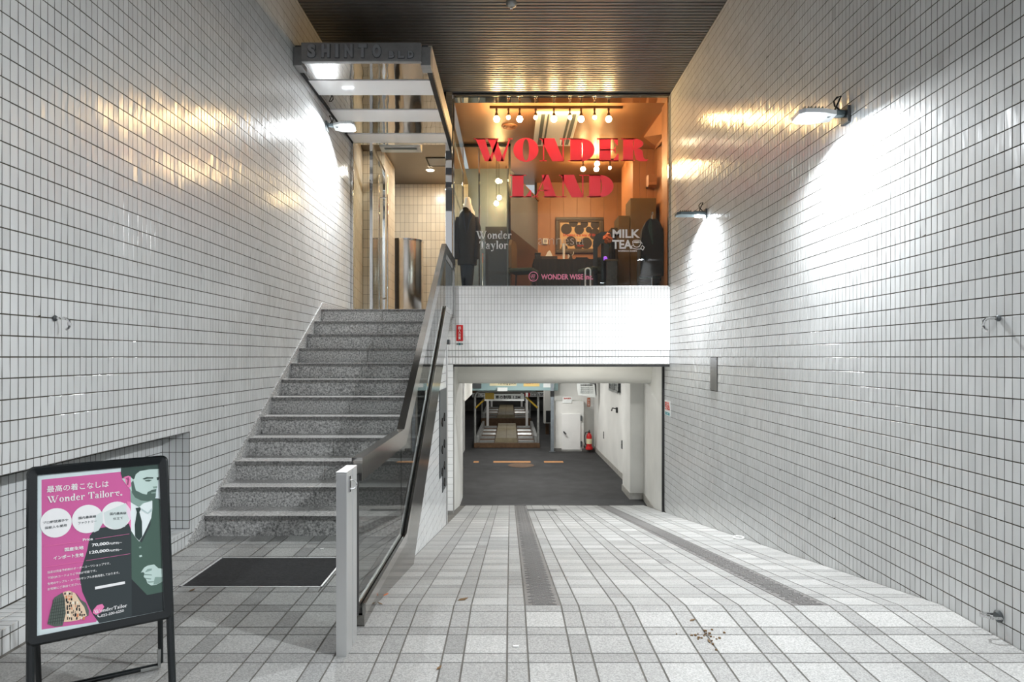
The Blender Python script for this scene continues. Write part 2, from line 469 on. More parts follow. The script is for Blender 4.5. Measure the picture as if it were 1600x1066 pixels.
class G:
    """outline shapes of one line of display lettering, extruded flat"""
    def __init__(s, d=.004):
        s.mb = MB(); s.d = d; s.x = 0.0; s.k = 1.0; s.y = 0.0
    def T(s, p): return (s.x + p[0] * s.k, s.y + p[1] * s.k)
    def poly(s, pts):
        s.mb.prism([s.T(p) for p in pts], 0, s.d, 'z'); return s
    def strip(s, a, b, closed=True):
        n = len(a); A = [s.T(p) for p in a]; B = [s.T(p) for p in b]
        vs = [(p[0], p[1], z) for z in (0, s.d) for p in A + B]
        fs = []
        for i in range(n if closed else n - 1):
            j = (i + 1) % n
            fs.append((2 * n + i, 2 * n + j, 3 * n + j, 3 * n + i))
            fs.append((i, n + i, n + j, j))
            fs.append((i, j, 2 * n + j, 2 * n + i))
            fs.append((n + i, 3 * n + i, 3 * n + j, n + j))
        s.mb.add(vs, fs); return s
    def ring(s, cx, cy, a, b, ia, ib, t0=0, t1=360, n=28, icx=None):
        icx = cx if icx is None else icx
        full = abs(t1 - t0) >= 360
        ts = [math.radians(t0 + (t1 - t0) * i / (n if full else n - 1)) for i in range(n)]
        s.strip([(cx + a * math.cos(t), cy + b * math.sin(t)) for t in ts], [(icx + ia * math.cos(t), cy + ib * math.sin(t)) for t in ts], full)
        return s
    def disc(s, cx, cy, r, n=12):
        return s.poly([(cx + r * math.cos(2 * math.pi * i / n), cy + r * math.sin(2 * math.pi * i / n)) for i in range(n)])
    def bar(s, x0, x1, y0, y1): return s.poly([(x0, y0), (x1, y0), (x1, y1), (x0, y1)])
    def serif(s, cx, y, w, h): return s.bar(cx - w / 2, cx + w / 2, y, y + h)
    # each glyph draws in a box of cap height 1 and returns its advance; s_=stem, h=hairline
    def glyph(s, c, s_, h):
        if c == 'W':
            t = s_ * 1.05; a = .30 + t * .42
            for x in (.06, .06 + a + t * .25):
                s.poly([(x, 1), (x + t, 1), (x + a + t * .72, 0), (x + a, 0)])
                s.poly([(x + a + t * .35, 0), (x + a + t * .72, 0), (x + 2 * a + t * .42, 1), (x + 2 * a + t * .42 - h * 1.3, 1)])
            s.serif(.06 + t * .5, 1 - h, t + .16, h); e = .06 + 3 * a + t * .67
            s.serif(.06 + a + t * .75, 1 - h, t + .1, h); s.serif(e - .02, 1 - h, .26, h)
            return e + .16
        if c in 'OD':
            if c == 'O':
                w = .36 + s_ * .55
                s.ring(w, .5, w, .52, max(.06, w - s_), .47); return 2 * w + .08
            s.bar(.09, .09 + s_, 0, 1); s.bar(0, .4 + s_ * .3, 0, h); s.bar(0, .4 + s_ * .3, 1 - h, 1)
            cx = .25 + s_ * .5; w = .3 + s_ * .62
            s.ring(cx, .5, w, .5, max(.05, w - s_ * 1.02), .5 - h, -90, 90, 18); return cx + w + .08
        if c == 'N':
            w = .62 + s_ * 1.05
            s.bar(.14, .14 + h * 1.2, 0, 1); s.bar(w - .1 - h * 1.2, w - .1, 0, 1)
            s.poly([(.04, 1), (.04 + s_ * 1.25, 1), (w - .1, 0), (w - .1 - s_ * 1.05, 0)])
            s.serif(.15, 0, .3, h); s.serif(w - .12, 1 - h, .3, h); s.bar(0, .2, 1 - h, 1); return w + .07
        if c in 'EL':
            s.bar(.09, .09 + s_, 0, 1); e = .52 + s_ * .75
            s.bar(0, e, 0, h); s.poly([(e, 0), (e, .32), (e - h, .32), (e - .22, h), (e - .22, 0)])
            if c == 'L':
                s.bar(0, s_ + .2, 1 - h, 1)
            else:
                s.bar(0, e - .03, 1 - h, 1); s.poly([(e - .03, 1), (e - .03, .7), (e - .03 - h, .7), (e - .22, 1 - h), (e - .22, 1)])
                s.bar(.09, e - .16, .5 - h / 2, .5 + h / 2); s.poly([(e - .22, .5), (e - .12, .34), (e - .12, .66)])
            return e + .08
        if c == 'R':
            s.bar(.09, .09 + s_, 0, 1); s.bar(0, .09 + s_ + .08, 0, h); s.bar(0, .5 + s_ * .3, 1 - h, 1)
            cx = .25 + s_ * .6; w = .24 + s_ * .56
            s.ring(cx, .76, w, .24, max(.03, w - s_ * .95), .2, -90, 90, 14)
            s.bar(.09 + s_, cx, .52, .52 + h)
            x = cx + w * .18
            s.poly([(x - .12, .54), (x + s_ * .55, .54), (x + s_ * .8, .44), (x + s_ * .9, .16), (x + s_ + .04, .06), (x + s_ + .18, .07), (x + s_ + .1, -.02), (x + s_ * .5, -.02), (x + s_ * .15, .06), (x, .3), (x - .02, .46)])
            return x + s_ + .24
        if c == 'A':
            w = .62 + s_ * 1.0
            s.poly([(.1, 0), (.1 + h * 1.3, 0), (w * .5 + h, 1), (w * .5 - h * .3, 1)])
            s.poly([(w * .36, 1), (w * .36 + s_ * .62, 1), (w - .06, 0), (w - .06 - s_ * 1.08, 0)])
            s.bar(.2, w * .6, .28, .28 + h); s.serif(.12, 0, .26, h); s.serif(w - .06 - s_ * .5, 0, s_ + .2, h); return w + .1
        if c == 'T':
            w = .66 + s_
            s.bar(w / 2 - s_ / 2, w / 2 + s_ / 2, 0, 1); s.bar(.02, w - .02, 1 - h, 1); s.serif(w / 2, 0, s_ + .2, h)
            s.poly([(.02, 1), (.02, .68), (.02 + h, .68), (.2, 1 - h), (.2, 1)]); s.poly([(w - .02, 1), (w - .2, 1), (w - .2, 1 - h), (w - .02 - h, .68), (w - .02, .68)])
            return w + .04
        X = .66; ss = s_ * .85
        if c == 'o':
            w = .2 + ss * .5; s.ring(w + .03, X / 2, w, X / 2 + .02, max(.05, w - ss), X / 2 - h * .8); return 2 * w + .1
        if c in 'nr':
            s.bar(.07, .07 + ss, 0, X); s.serif(.07 + ss / 2, 0, ss + .14, h); s.bar(0, .07 + ss, X - h, X)
            if c == 'r':
                s.ring(.1 + ss + .1, X - .16, .13, .17, .09, .17 - h * 1.3, 50, 180, 8); s.disc(.1 + ss + .17, X - .1, .1); return ss + .42
            e = ss + .46
            s.bar(e - ss, e, 0, X - .2); s.serif(e - ss / 2, 0, ss + .14, h)
            s.ring((e + .07 + ss) / 2, X - .22, (e - .07 - ss) / 2, .23, max(.02, (e - .07 - ss) / 2 - ss), .18, 0, 180, 12); return e + .1
        if c == 'd':
            w = .2 + ss * .4
            s.ring(w + .03, X / 2, w, X / 2 + .02, max(.04, w - ss), X / 2 - h, 0, 360)
            x = 2 * w - .02; s.bar(x - ss * .5, x + ss * .5, 0, 1.02); s.bar(x - ss * .5 - .1, x, 1.02 - h, 1.02); s.bar(x, x + ss * .5 + .07, 0, h); return x + ss * .5 + .1
        if c in 'ec':
            w = .2 + ss * .4
            s.ring(w + .03, X / 2, w, X / 2 + .02, max(.04, w - ss), X / 2 - h, 20 if c == 'e' else 40, 325, 22)
            if c == 'e': s.bar(.06, 2 * w + .02, X / 2 + .02, X / 2 + .02 + h); s.poly([(2 * w + .03, X / 2 + .02), (2 * w + .03 - ss * .7, X / 2 + .02), (2 * w - ss * .6, X * .8), (2 * w - .01, X * .75)])
            else: s.disc(2 * w - .04, X * .72, .09)
            return 2 * w + .09
        if c == 'a':
            e = .3 + ss
            s.bar(e - ss, e, 0, X - .13); s.ring(e - .22, X - .2, .22, .22, max(.03, .22 - ss * .8), .22 - h, 0, 160, 10); s.disc(.15, X - .19, .065)
            s.ring(.17 + ss * .25, .17, .17 + ss * .25, .18, .07, .12, 0, 360, 16); s.bar(e, e + .08, 0, h); return e + .12
        if c == 'y':
            s.poly([(.06, X), (.06 + ss * 1.1, X), (.3 + ss, .05), (.3 + ss * .3, -.02)]); s.poly([(.58 + ss * .2, X), (.58 + ss * .2 - h * 1.2, X), (.22 + ss * .3, -.26), (.28 + ss * .4, -.26)])
            s.serif(.06 + ss / 2, X - h, ss + .16, h); s.serif(.58, X - h, .24, h); s.disc(.17, -.22, .09); return .72 + ss * .2
        if c in 'li':
            t = 1.02 if c == 'l' else X
            s.bar(.07, .07 + ss, 0, t); s.serif(.07 + ss / 2, 0, ss + .14, h); s.bar(0, .1, t - h, t)
            if c == 'i': s.disc(.07 + ss / 2, .88, .1)
            return ss + .16
        if c == ' ': return .35
        return .3
    def line(s, txt, stem, hair, track=.02):
        x0 = s.x
        for c in txt:
            s.x += (s.glyph(c, stem, hair) + track) * s.k
        return s

def display(txt, stem, hair, track=.02, d=.004):
    return G(d).line(txt, stem, hair, track).mb

# ------------------------------------------------------------ tiled surfaces
def clip_cell(cell, holes):
    out = [cell]
    for h in holes:
        nxt = []
        for (a, b, c, d) in out:
            if b <= h[0] or a >= h[1] or d <= h[2] or c >= h[3]:
                nxt.append((a, b, c, d)); continue
            if a < h[0]: nxt.append((a, h[0], c, d))
            if b > h[1]: nxt.append((h[1], b, c, d))
            m0, m1 = max(a, h[0]), min(b, h[1])
            if c < h[2]: nxt.append((m0, m1, c, h[2]))
            if d > h[3]: nxt.append((m0, m1, h[3], d))
        out = nxt
    return [p for p in out if p[1] - p[0] > .008 and p[3] - p[2] > .008]

def tile_verts(O, U, V, N, a, b, c, d, t, ch, ta=0.0, tb=0.0):
    uc, vc = (a + b) / 2, (c + d) / 2
    vs = []
    for (e, n) in ((0, -.003), (0, t - ch), (ch, t)):
        for (u, v) in ((a + e, c + e), (b - e, c + e), (b - e, d - e), (a + e, d - e)):
            k = n + ((u - uc) * ta + (v - vc) * tb if n > 0 else 0)
            vs.append(O + U * u + V * v + N * k)
    fs = [(8, 9, 10, 11)]
    for r in (0, 4):
        for i in range(4):
            j = (i + 1) % 4
            fs.append((r + i, r + j, r + 4 + j, r + 4 + i))
    return vs, fs

def tiles(parent, name, O, U, V, N, cells, m, joint=.004, t=.0013, ch=.0006, tilt=.009, tone=None, npart=300, holes=(), keep=None, jv=None):
    jv = jv or joint
    """cells: (u0,u1,v0,v1). The cells that show largest become parts, one object each; the rest one joined part."""
    O, U, V, N = Vector(O), Vector(U), Vector(V), Vector(N)
    flip = U.cross(V).dot(N) < 0
    allc = []
    for c in cells:
        for p in (clip_cell(c, holes) if holes else [c]):
            if keep and not keep((p[0] + p[1]) / 2, (p[2] + p[3]) / 2, p): continue
            q = (p[0] + joint / 2, p[1] - joint / 2, p[2] + jv / 2, p[3] - jv / 2)
            if q[1] - q[0] < .004 or q[3] - q[2] < .004: continue
            w = O + U * (q[0] + q[1]) / 2 + V * (q[2] + q[3]) / 2
            area = 0
            if w.y > .5:
                x, y = CX + w.x / w.y * F, CY - (w.z - H) / w.y * F
                if 0 <= x <= 1600 and 0 <= y <= 1066:
                    vd = (Vector((0, 0, H)) - w)
                    area = (q[1] - q[0]) * (q[3] - q[2]) * abs(vd.normalized().dot(N)) / vd.length_squared
            allc.append((area, q))
    allc.sort(key=lambda k: -k[0])
    shared = {}
    rest = MB()
    off = wloc(parent)
    for i, (area, q) in enumerate(allc):
        tn = tone(q) if tone else random.gauss(0, .33)
        ta, tb = random.gauss(0, tilt), random.gauss(0, tilt)
        if i < npart and area > 0:
            du, dv = round(q[1] - q[0], 4), round(q[3] - q[2], 4)
            key = (du, dv, round(tn * 5))
            if key not in shared:
                vs, fs = tile_verts(Vector((0, 0, 0)), U, V, N, -du / 2, du / 2, -dv / 2, dv / 2, t, ch)
                if flip: fs = [tuple(reversed(f)) for f in fs]
                shared[key] = mesh_of(name, MB().add(vs, fs, round(tn * 5) / 5), m, tone=True)
            o = bpy.data.objects.new(name, shared[key])
            COL.objects.link(o); o.parent = parent
            o.location = O + U * (q[0] + q[1]) / 2 + V * (q[2] + q[3]) / 2 - off
            R = Matrix.Rotation(math.atan(ta) * (-1 if flip else 1), 3, -V) @ Matrix.Rotation(math.atan(tb) * (-1 if flip else 1), 3, U)
            o.rotation_euler = R.to_euler()
        else:
            vs, fs = tile_verts(O, U, V, N, *q, t, ch, ta, tb)
            if flip: fs = [tuple(reversed(f)) for f in fs]
            rest.add(vs, fs, tn)
    if rest.v:
        obj(name + 's_joined', rest, m, parent, kind='stuff', raw=True)

def grid(us, vs):
    return [(us[i], us[i + 1], vs[j], vs[j + 1]) for i in range(len(us) - 1) for j in range(len(vs) - 1)]
def frange(a, b, step):
    n = int(math.ceil((b - a) / step - 1e-6))
    return [a + i * step for i in range(n)] + [b]

XL, XR, YF = -2.35, 2.40, 9.6       # side walls, facade plane
ZC = 5.33                           # ceiling
TW, TH = .049, .1
RS = 3.551                          # ramp start
SL = .162
def ramp(y):
    return 0.0 if y < RS else (-SL * (y - RS) if y < 11.5 else -SL * (11.5 - RS))
ZG = ramp(11.5)                     # garage floor
rows = [1.38 + TH * k for k in range(-24, 40)]
rows = [z for z in rows if z < ZC - .01] + [ZC]

# ------------------------------------------------------------ large structure
# right wall
w = struct('wall_right', MB().box(XR + .004, XR + .2, 1.2, 10.0, -1.3, ZC + .1), M['grout'])
cols = frange(1.2, 10.0, TW)
tiles(w, 'wall_tile', (XR + .004, 0, 0), (0, 1, 0), (0, 0, 1), (-1, 0, 0), grid(cols, rows), M['tile'], jv=.006, joint=.0045,
      keep=lambda u, v, p: p[3] > ramp(u) - .01, holes=[(7.41, 7.68, .98, 1.38)],
      tone=lambda q: random.gauss(0, .3) - (1.4 if random.random() < .012 else 0))
# left wall with its low recess
NX0, NX1, NZ0, NZ1 = -2.55, XL, .12, .83
STR = lambda y: (y - 4.62) * .606
mb = MB().box(XL - .25, XL - .004, 1.2, 9.5, NZ1, ZC + .1)
mb.box(XL - .25, XL - .004, 4.7, 9.5, -.1, NZ1)
mb.box(XL - .25, XL - .004, 1.2, 4.7, -.1, NZ0 - .004)
mb.box(XL - .4, NX0 - .004, 1.2, 4.95, -.1, NZ1 + .1)
w = struct('wall_left', mb, M['grout'])
cols = frange(1.2, 9.5, TW)
tiles(w, 'wall_tile', (XL - .004, 0, 0), (0, 1, 0), (0, 0, 1), (1, 0, 0), grid(cols, rows), M['tile'], jv=.006, joint=.0045,
      keep=lambda u, v, p: p[3] > 0 and (u < 4.6 or p[3] > min(STR(u), 2.07) - .02), holes=[(0, 4.7, NZ0, NZ1)],
      tone=lambda q: random.gauss(0, .3) - (1.2 if random.random() < .008 else 0))
niche = obj('recess_back', MB().box(NX0 - .01, NX0 - .004, 1.2, 4.7, NZ0, NZ1), M['grout'], w)
zz = [z for z in rows if NZ0 < z < NZ1]
zz = [NZ0] + zz + [NZ1]
tiles(niche, 'recess_tile', (NX0 - .004, 0, 0), (0, 1, 0), (0, 0, 1), (1, 0, 0), grid(frange(1.2, 4.7, TW), zz), M['tile'], npart=120)
nend = obj('recess_end', MB().box(NX0, NX1 - .004, 4.696, 4.72, NZ0, NZ1), M['grout'], w)
tiles(nend, 'recess_tile', (0, 4.696, 0), (1, 0, 0), (0, 0, 1), (0, -1, 0), grid(frange(NX0, NX1, TW), zz), M['tile'], npart=60)
led = obj('recess_ledge', MB().box(NX0, NX1 - .004, 1.2, 4.7, NZ0 - .03, NZ0 - .004), M['grout'], w)
tiles(led, 'recess_tile', (0, 0, NZ0 - .004), (1, 0, 0), (0, 1, 0), (0, 0, 1), grid([NX0, NX0 + .1, NX1], frange(1.2, 4.7, TW)), M['tile'], npart=120)

# floor: entrance pavement, then the ramp
PX_, PY_ = .297, .289
xl = []
k = -12
while True:
    c = .0335 + PX_ * k
    if c > XR + .2: break
    xl += [c - .048, c + .048]; k += 1
xl = [XL + .02] + [x for x in xl if XL + .06 < x < XR - .04] + [XR]
def is_narrow(a, b): return (b - a) < .12
yl = []
k = -9
while True:
    c = 3.507 - PY_ * -k
    if c > 12.2: break
    yl += [c - .045, c + .045]; k += 1
YSTEP = 4.93
flat_y = [1.2] + [y for y in yl if 1.25 < y < 3.53] + [RS]
plat_y = [RS] + [y for y in yl if 3.58 < y < YSTEP - .03] + [YSTEP]
ramp_y = [RS] + [y for y in yl if 3.58 < y < 11.46] + [11.5]
def floor_tone(q):
    nx, ny = q[1] - q[0] < .12, q[3] - q[2] < .12
    left = q[0] < -.75
    if nx and not ny: return random.gauss(-.42 if left else -.22, .14)
    if ny and not nx: return random.gauss(-.32 if left else -.25, .10)
    if nx and ny: return random.gauss(-.30, .14)
    return random.gauss(.08, .10) if left else random.gauss(.10, .19)
fl = struct('floor', MB().box(XL - .02, XR + .02, 1.2, RS, -.2, 0).box(XL - .02, -.79, RS, 5.2, -.2, 0), M['floor_grout'])
fc = grid(xl, flat_y) + [c for c in grid([x for x in xl if x < -.8] + [-.795], plat_y)]
MAT = (-1.98, -1.126, 3.83, 4.39)
tiles(fl, 'floor_tile', (0, 0, 0), (1, 0, 0), (0, 1, 0), (0, 0, 1), fc, M['floor_tile'], joint=.008, t=.003, ch=.001, tilt=.002, tone=floor_tone, holes=[MAT])
cs, sn = 1 / math.hypot(1, SL), SL / math.hypot(1, SL)
RU = Vector((0, cs, -sn)); RN = Vector((0, sn, cs))
rf = struct('floor_ramp', MB().prism([(RS, 0), (11.5, ZG), (11.5, ZG - .2), (RS, -.2)], -1.0, XR + .02, 'x'), M['floor_grout'])
sl_y = [(y - RS) / cs for y in ramp_y]
STRIPS = [(.0815, .2825), (1.5665, 1.7675)]
def in_strip(a, b):
    return any(a > s[0] - .03 and b < s[1] + .03 for s in STRIPS)
rxl = [-.80] + [x for x in xl if x > -.77]
rcells = [c for c in grid(rxl, sl_y) if not in_strip(c[0], c[1])]
GR = (.17, .76, 6.72, 7.12)          # drain grate on the slope
tiles(rf, 'ramp_tile', (0, RS, 0), (1, 0, 0), RU, RN, rcells, M['floor_tile'], joint=.008, t=.003, ch=.001, tilt=.002, tone=floor_tone, holes=[GR])
# the two dark anti-slip strips: raised chain pattern on every slab
for (a, b) in STRIPS:
    a2, b2 = a + .004, b - .004
    L0 = .285
    tb_ = MB()
    U_, V_ = Vector((1, 0, 0)), RU
    vs, fs = tile_verts(Vector((0, 0, 0)), U_, V_, RN, -(b2 - a2) / 2, (b2 - a2) / 2, 0, L0, .003, .001)
    tb_.add(vs, fs, 0)
    w2 = b2 - a2
    for r in range(7):
        for c in range(3):
            u = (-.5 + (c + (.5 if r % 2 else 0) + .25) / 3) * w2
            v = (r + .5) / 7 * L0
            for (du, dv, lu, lv) in ((0, .010, .026, .004), (0, -.010, .026, .004), (.026, 0, .004, .008), (-.026, 0, .004, .008)):
                uu = u + du
                if abs(uu) + lu > w2 / 2: continue
                vs, fs = tile_verts(Vector((0, 0, 0)), U_, V_, RN, uu - lu, uu + lu, v + dv - lv, v + dv + lv, .007, .001)
                tb_.add(vs, fs, .35)
    me = mesh_of('antislip_slab', tb_, M['tactile'], tone=True)
    n = int((11.45 - RS) / cs / PY_)
    for i in range(n + 1):
        o = bpy.data.objects.new('antislip_slab', me); COL.objects.link(o); o.parent = rf
        o.location = Vector((0, RS, 0)) + U_ * ((a + b) / 2) + RU * (i * PY_ + .002)
        if i == n: o.scale = (1, ((11.5 - RS) / cs - i * PY_) / L0 * .98, 1)
# facade wall over the garage opening
w = struct('wall_facade', MB().box(-.97, XR + .004, YF + .004, YF + .16, 1.48, 2.436).box(-.97, XR, YF + .03, YF + .16, 1.265, 1.48)
           .box(-.94, -.854, YF + .004, YF + .2, -1.05, 1.265), M['grout_front'])
fx = frange(-.97, XR, TW)
fr = [1.485 + .0988 * i for i in range(10)]
tiles(w, 'facade_tile', (0, YF + .004, 0), (1, 0, 0), (0, 0, 1), (0, -1, 0), grid(fx, fr[:-1] + [2.31, 2.40, 2.436]), M['tile_front'], npart=300, tilt=.004, jv=.003)
for zr, yy in (((1.383, 1.48), YF + .022), ((1.27, 1.378), YF + .03)):
    tiles(w, 'facade_tile', (0, yy, 0), (1, 0, 0), (0, 0, 1), (0, -1, 0), grid(fx, list(zr)), M['tile_front'], npart=0, ch=.008, t=.014)
pz = [1.27 - TH * i for i in range(23)][::-1]
tiles(w, 'facade_tile', (0, YF + .004, 0), (1, 0, 0), (0, 0, 1), (0, -1, 0), grid([-.94, -.854], pz), M['tile_front'], npart=0)
struct('trim_1', MB().box(-.855, 2.4, YF + .03, YF + .16, 1.235, 1.262), M['gasket'])
struct('trim_2', MB().box(2.378, 2.403, 9.96, 10.04, ramp(10) - .05, 1.262), M['gasket'])
# tiled wall under the stair rail
w = struct('wall_stair', MB().prism([(4.55, -.4), (8.05, -1.0), (8.05, 1.93), (7.5, 1.93), (4.75, .12), (4.55, .05)], -.822, -.804, 'x'), M['grout'])
struct('wall_landing', MB().box(-2.2, -.95, 8.06, 9.75, -1.2, 1.9), M['cream'])
LOW = lambda y: .973 + .685 * (y - 6.67)
tiles(w, 'wall_tile', (-.804, 0, 0), (0, 1, 0), (0, 0, 1), (1, 0, 0), grid(frange(4.6, 8.04, TW), rows), M['tile'], jv=.006, joint=.0045, npart=200,
      keep=lambda u, v, p: ramp(u) - .02 < p[3] and p[2] < min(LOW(u) + .05, 1.7), tone=lambda q: random.gauss(.1, .3))
# ribbed metal ceiling
c = struct('ceiling', MB().box(XL - .05, XR + .05, 1.6, YF + .1, ZC + .022, ZC + .08), M['ceil_gap'])
y = YF - .06
slat = mesh_of('ceiling_slat', MB().prism([(-.022, .02), (-.022, .004), (-.018, 0), (.018, 0), (.022, .004), (.022, .02)], XL, XR, 'x'), M['ceil_slat'])
while y > 1.65:
    o = bpy.data.objects.new('ceiling_slat', slat); COL.objects.link(o); o.parent = c
    o.location = (0, y, ZC); y -= .066
# street behind the viewer
struct('floor_street', MB().box(-14, 14, -12, 1.2, -.25, -.02), M['street'])

# ------------------------------------------------------------ granite stair
ST = thing('granite_staircase', 'straight flight of speckled grey granite steps climbing to the glass entrance', 'staircase', (-1.57, 4.9, 0))
NS, T0, TD, RI = 12, 4.90, .2757, .1645
SX0, SX1, SJ = -2.341, -.825, -1.585
core = [(T0 + .05, 0)]
for i in range(NS):
    yn = T0 + TD * i
    core += [(yn + .05, RI * (i + 1) - .032), (yn + TD + .05, RI * (i + 1) - .032)]
core = core[:-1] + [(8.045, NS * RI - .032), (8.045, 0)]
obj('stair_core', MB().prism(core, SX0 + .01, SX1 - .01, 'x'), M['concrete'], ST)
for i in range(NS):
    yn = T0 + TD * i; z = RI * (i + 1)
    for (a, b) in ((SX0, SJ - .0015), (SJ + .0015, SX1)):
        obj('riser_slab', MB().bbox(a, b, yn + .022, yn + .05, z - RI, z - .032, .002), M['granite'], ST)
        obj('nosing_strip', MB().box(a + .001, b - .001, yn - .002, yn + .004, z - .030, z - .003), M['granite_dark'], ST)
        y1 = yn + TD + .03 if i < NS - 1 else 9.5
        obj('tread_slab', MB().bbox(a, b, yn, y1, z - .032, z, .004), M['granite_tread'], ST, smooth=False)
sk = [(4.62, 0), (8.0, 2.06), (9.5, 2.06), (9.5, 1.95), (8.2, 1.9), (5.1, 0)]
struct('baseboard_left', MB().prism(sk, XL - .003, SX0 - .0005, 'x'), M['granite'])

# ------------------------------------------------------------ glass balustrade beside the stair
BX = -.765
BA = thing('glass_balustrade', 'stainless and smoked glass balustrade climbing beside the granite stair from a square end post', 'railing', (BX, 2.94, 0))
mb = MB().bbox(-.80, -.75, 2.94, 3.045, 0, .843, .003).bbox(-.795, -.755, 3.045, 3.06, .02, .843, .002).bbox(-.80, -.75, 3.06, 3.135, 0, .843, .003).bbox(-.801, -.749, 2.939, 3.136, .843, .851, .002)
po = obj('end_post', mb, M['steel'], BA)
hk = [(-.75, 2.99, .805), (-.735, 2.99, .806)] + [(-.735 + .018 * math.sin(t), 2.99 + 0 * t, .785 + .021 * math.cos(t)) for t in [.3 * i for i in range(11)]] + [(-.75, 2.99, .764)]
obj('hook', MB().tube(hk, .004, 6).box(-.752, -.746, 2.98, 3.0, .75, .825), M['chrome'], po, smooth=True)
rise = (2.68 - .87) / (7.4 - 4.47)
def rail_path(off):
    return [(3.2, .876 - off), (4.47, .876 - off), (7.4, 2.69 - off), (8.62, 2.69 - off)]
top, bot = rail_path(0), rail_path(.115)
bot[1] = (4.55, bot[1][1]); bot[2] = (7.45, 2.575 + .0)
for i in range(3):
    obj('top_rail', MB().prism([top[i], top[i + 1], bot[i + 1], bot[i]], -.792, -.738, 'x'), M['steel_pol'], BA)
brs = (1.97 - .12) / (7.4 - 4.57)
gp = lambda y: .12 if y < 4.57 else (.12 + brs * (y - 4.57) if y < 7.4 else 1.97)
gt = lambda y: .79 if y < 4.5 else (.79 + rise * (y - 4.5) if y < 7.43 else 2.60)
def panel(a, b, extra=()):
    ys = [a] + [e for e in extra] + [b]
    pl = [(y, gp(y) - .03) for y in ys] + [(y, gt(y)) for y in ys[::-1]]
    obj('glass_panel', MB().prism(pl, BX - .005, BX + .005, 'x'), M['glass_smoke'], BA)
panel(3.2, 4.49); panel(4.5, 5.93, (4.57,)); panel(5.94, 7.39); panel(7.41, 8.6)
obj('gasket_strip', MB().box(-.775, -.755, 3.145, 3.2, .1, .79), M['gasket'], BA)
for (xa, xb, nm, mm) in ((-.79, -.775, 'bottom_rail', 'steel'), (-.755, -.738, 'bottom_rail', 'steel_pol')):
    for (y0, y1) in ((3.27, 4.57), (4.57, 7.4), (7.4, 8.05)):
        z0, z1 = gp(y0), gp(y1) if y1 > y0 else 0
        obj(nm, MB().prism([(y0, z0 - .06), (y1, z1 - .06), (y1, z1), (y0, z0)], xa, xb, 'x'), M[mm], BA)
obj('gasket_strip', MB().prism([(3.27, .07), (4.57, .07), (7.4, 1.92), (8.05, 1.92), (8.05, 1.95), (7.4, 1.95), (4.57, .1), (3.27, .1)], -.775, -.755, 'x'), M['gasket'], BA)
pl = [(3.27, 0), (3.27, .06), (4.57, .06), (7.4, 1.91), (8.05, 1.91), (8.05, LOW(8.05) - .02), (6.67, LOW(6.67)), (5.2, LOW(5.2)), (4.95, ramp(4.95) + .004), (4.2, ramp(4.2) + .004), (RS, .004)]
obj('cladding_plate', MB().prism(pl, -.803, -.745, 'x'), M['clad'], BA)
obj('end_post', MB().bbox(-.785, -.745, 8.6, 8.64, 1.9, 2.69, .003), M['steel_pol'], BA)

# control plate with square keys, and the shutter guide beside it
t = thing('control_plate', 'tall stainless control plate with black diamond keys on the tiled stair wall', 'control panel', (-.80, 7.6, -.2))
obj('plate', MB().box(-.7995, -.792, 7.24, 8.0, .0, 1.0).box(-.7995, -.792, 7.55, 8.0, -.22, .0), M['grey_metal'], t)
for (yy, z) in ((7.45, .62), (7.68, .66), (7.45, .3), (7.68, .34), (7.45, -.02 + .06), (7.68, .02 + .06), (7.68, -.12)):
    mb = MB().prism([(yy - .06, z), (yy, z - .05), (yy + .06, z), (yy, z + .05)], -.792, -.78, 'x')
    obj('key', mb, M['gasket'], t)
t = thing('shutter_guide', 'tall steel shutter guide post with a flat cap at the end of the stair wall', 'guide rail', (-.81, 8.1, -.75))
obj('channel', MB().box(-.822, -.795, 8.06, 8.16, ramp(8.1), 1.54), M['steel'], t)
obj('cap', MB().bbox(-.822, -.765, 8.055, 8.2, 1.54, 1.6, .006), M['grey_metal'], t)

# doormat let into the pavement
t = thing('doormat', 'dark ribbed rubber doormat set into the paving before the stair', 'doormat', (-1.55, 4.1, 0))
obj('mat_frame', MB().box(MAT[0], MAT[0] + .012, MAT[2], MAT[3], 0, .005).box(MAT[1] - .012, MAT[1], MAT[2], MAT[3], 0, .005)
    .box(MAT[0], MAT[1], MAT[2], MAT[2] + .008, 0, .005).box(MAT[0], MAT[1], MAT[3] - .008, MAT[3], 0, .005), M['steel'], t)
mb = MB().box(MAT[0] + .012, MAT[1] - .012, MAT[2] + .008, MAT[3] - .008, 0, .002)
y = MAT[2] + .012
while y < MAT[3] - .02:
    mb.box(MAT[0] + .014, MAT[1] - .014, y, y + .008, 0, .006); y += .0125
obj('ribbed_mat', mb, M['mat_rubber'], t)

# drain grate at the foot of the ramp
t = thing('drain_grate', 'small slotted metal drain grate at the foot of the ramp', 'drain grate', (.46, 10.3, ramp(10.3)))
mb = MB()
for i in range(25):
    u = .175 + i * .0235
    vs, fs = tile_verts(Vector((0, RS, 0)), Vector((1, 0, 0)), RU, RN, u, u + .012, 6.73, 7.11, .004, .001)
    mb.add(vs, fs)
for v in (6.73, 7.09):
    vs, fs = tile_verts(Vector((0, RS, 0)), Vector((1, 0, 0)), RU, RN, .172, .758, v, v + .02, .004, .001)
    mb.add(vs, fs)
obj('grate_bars', mb, M['grey_metal'], t)

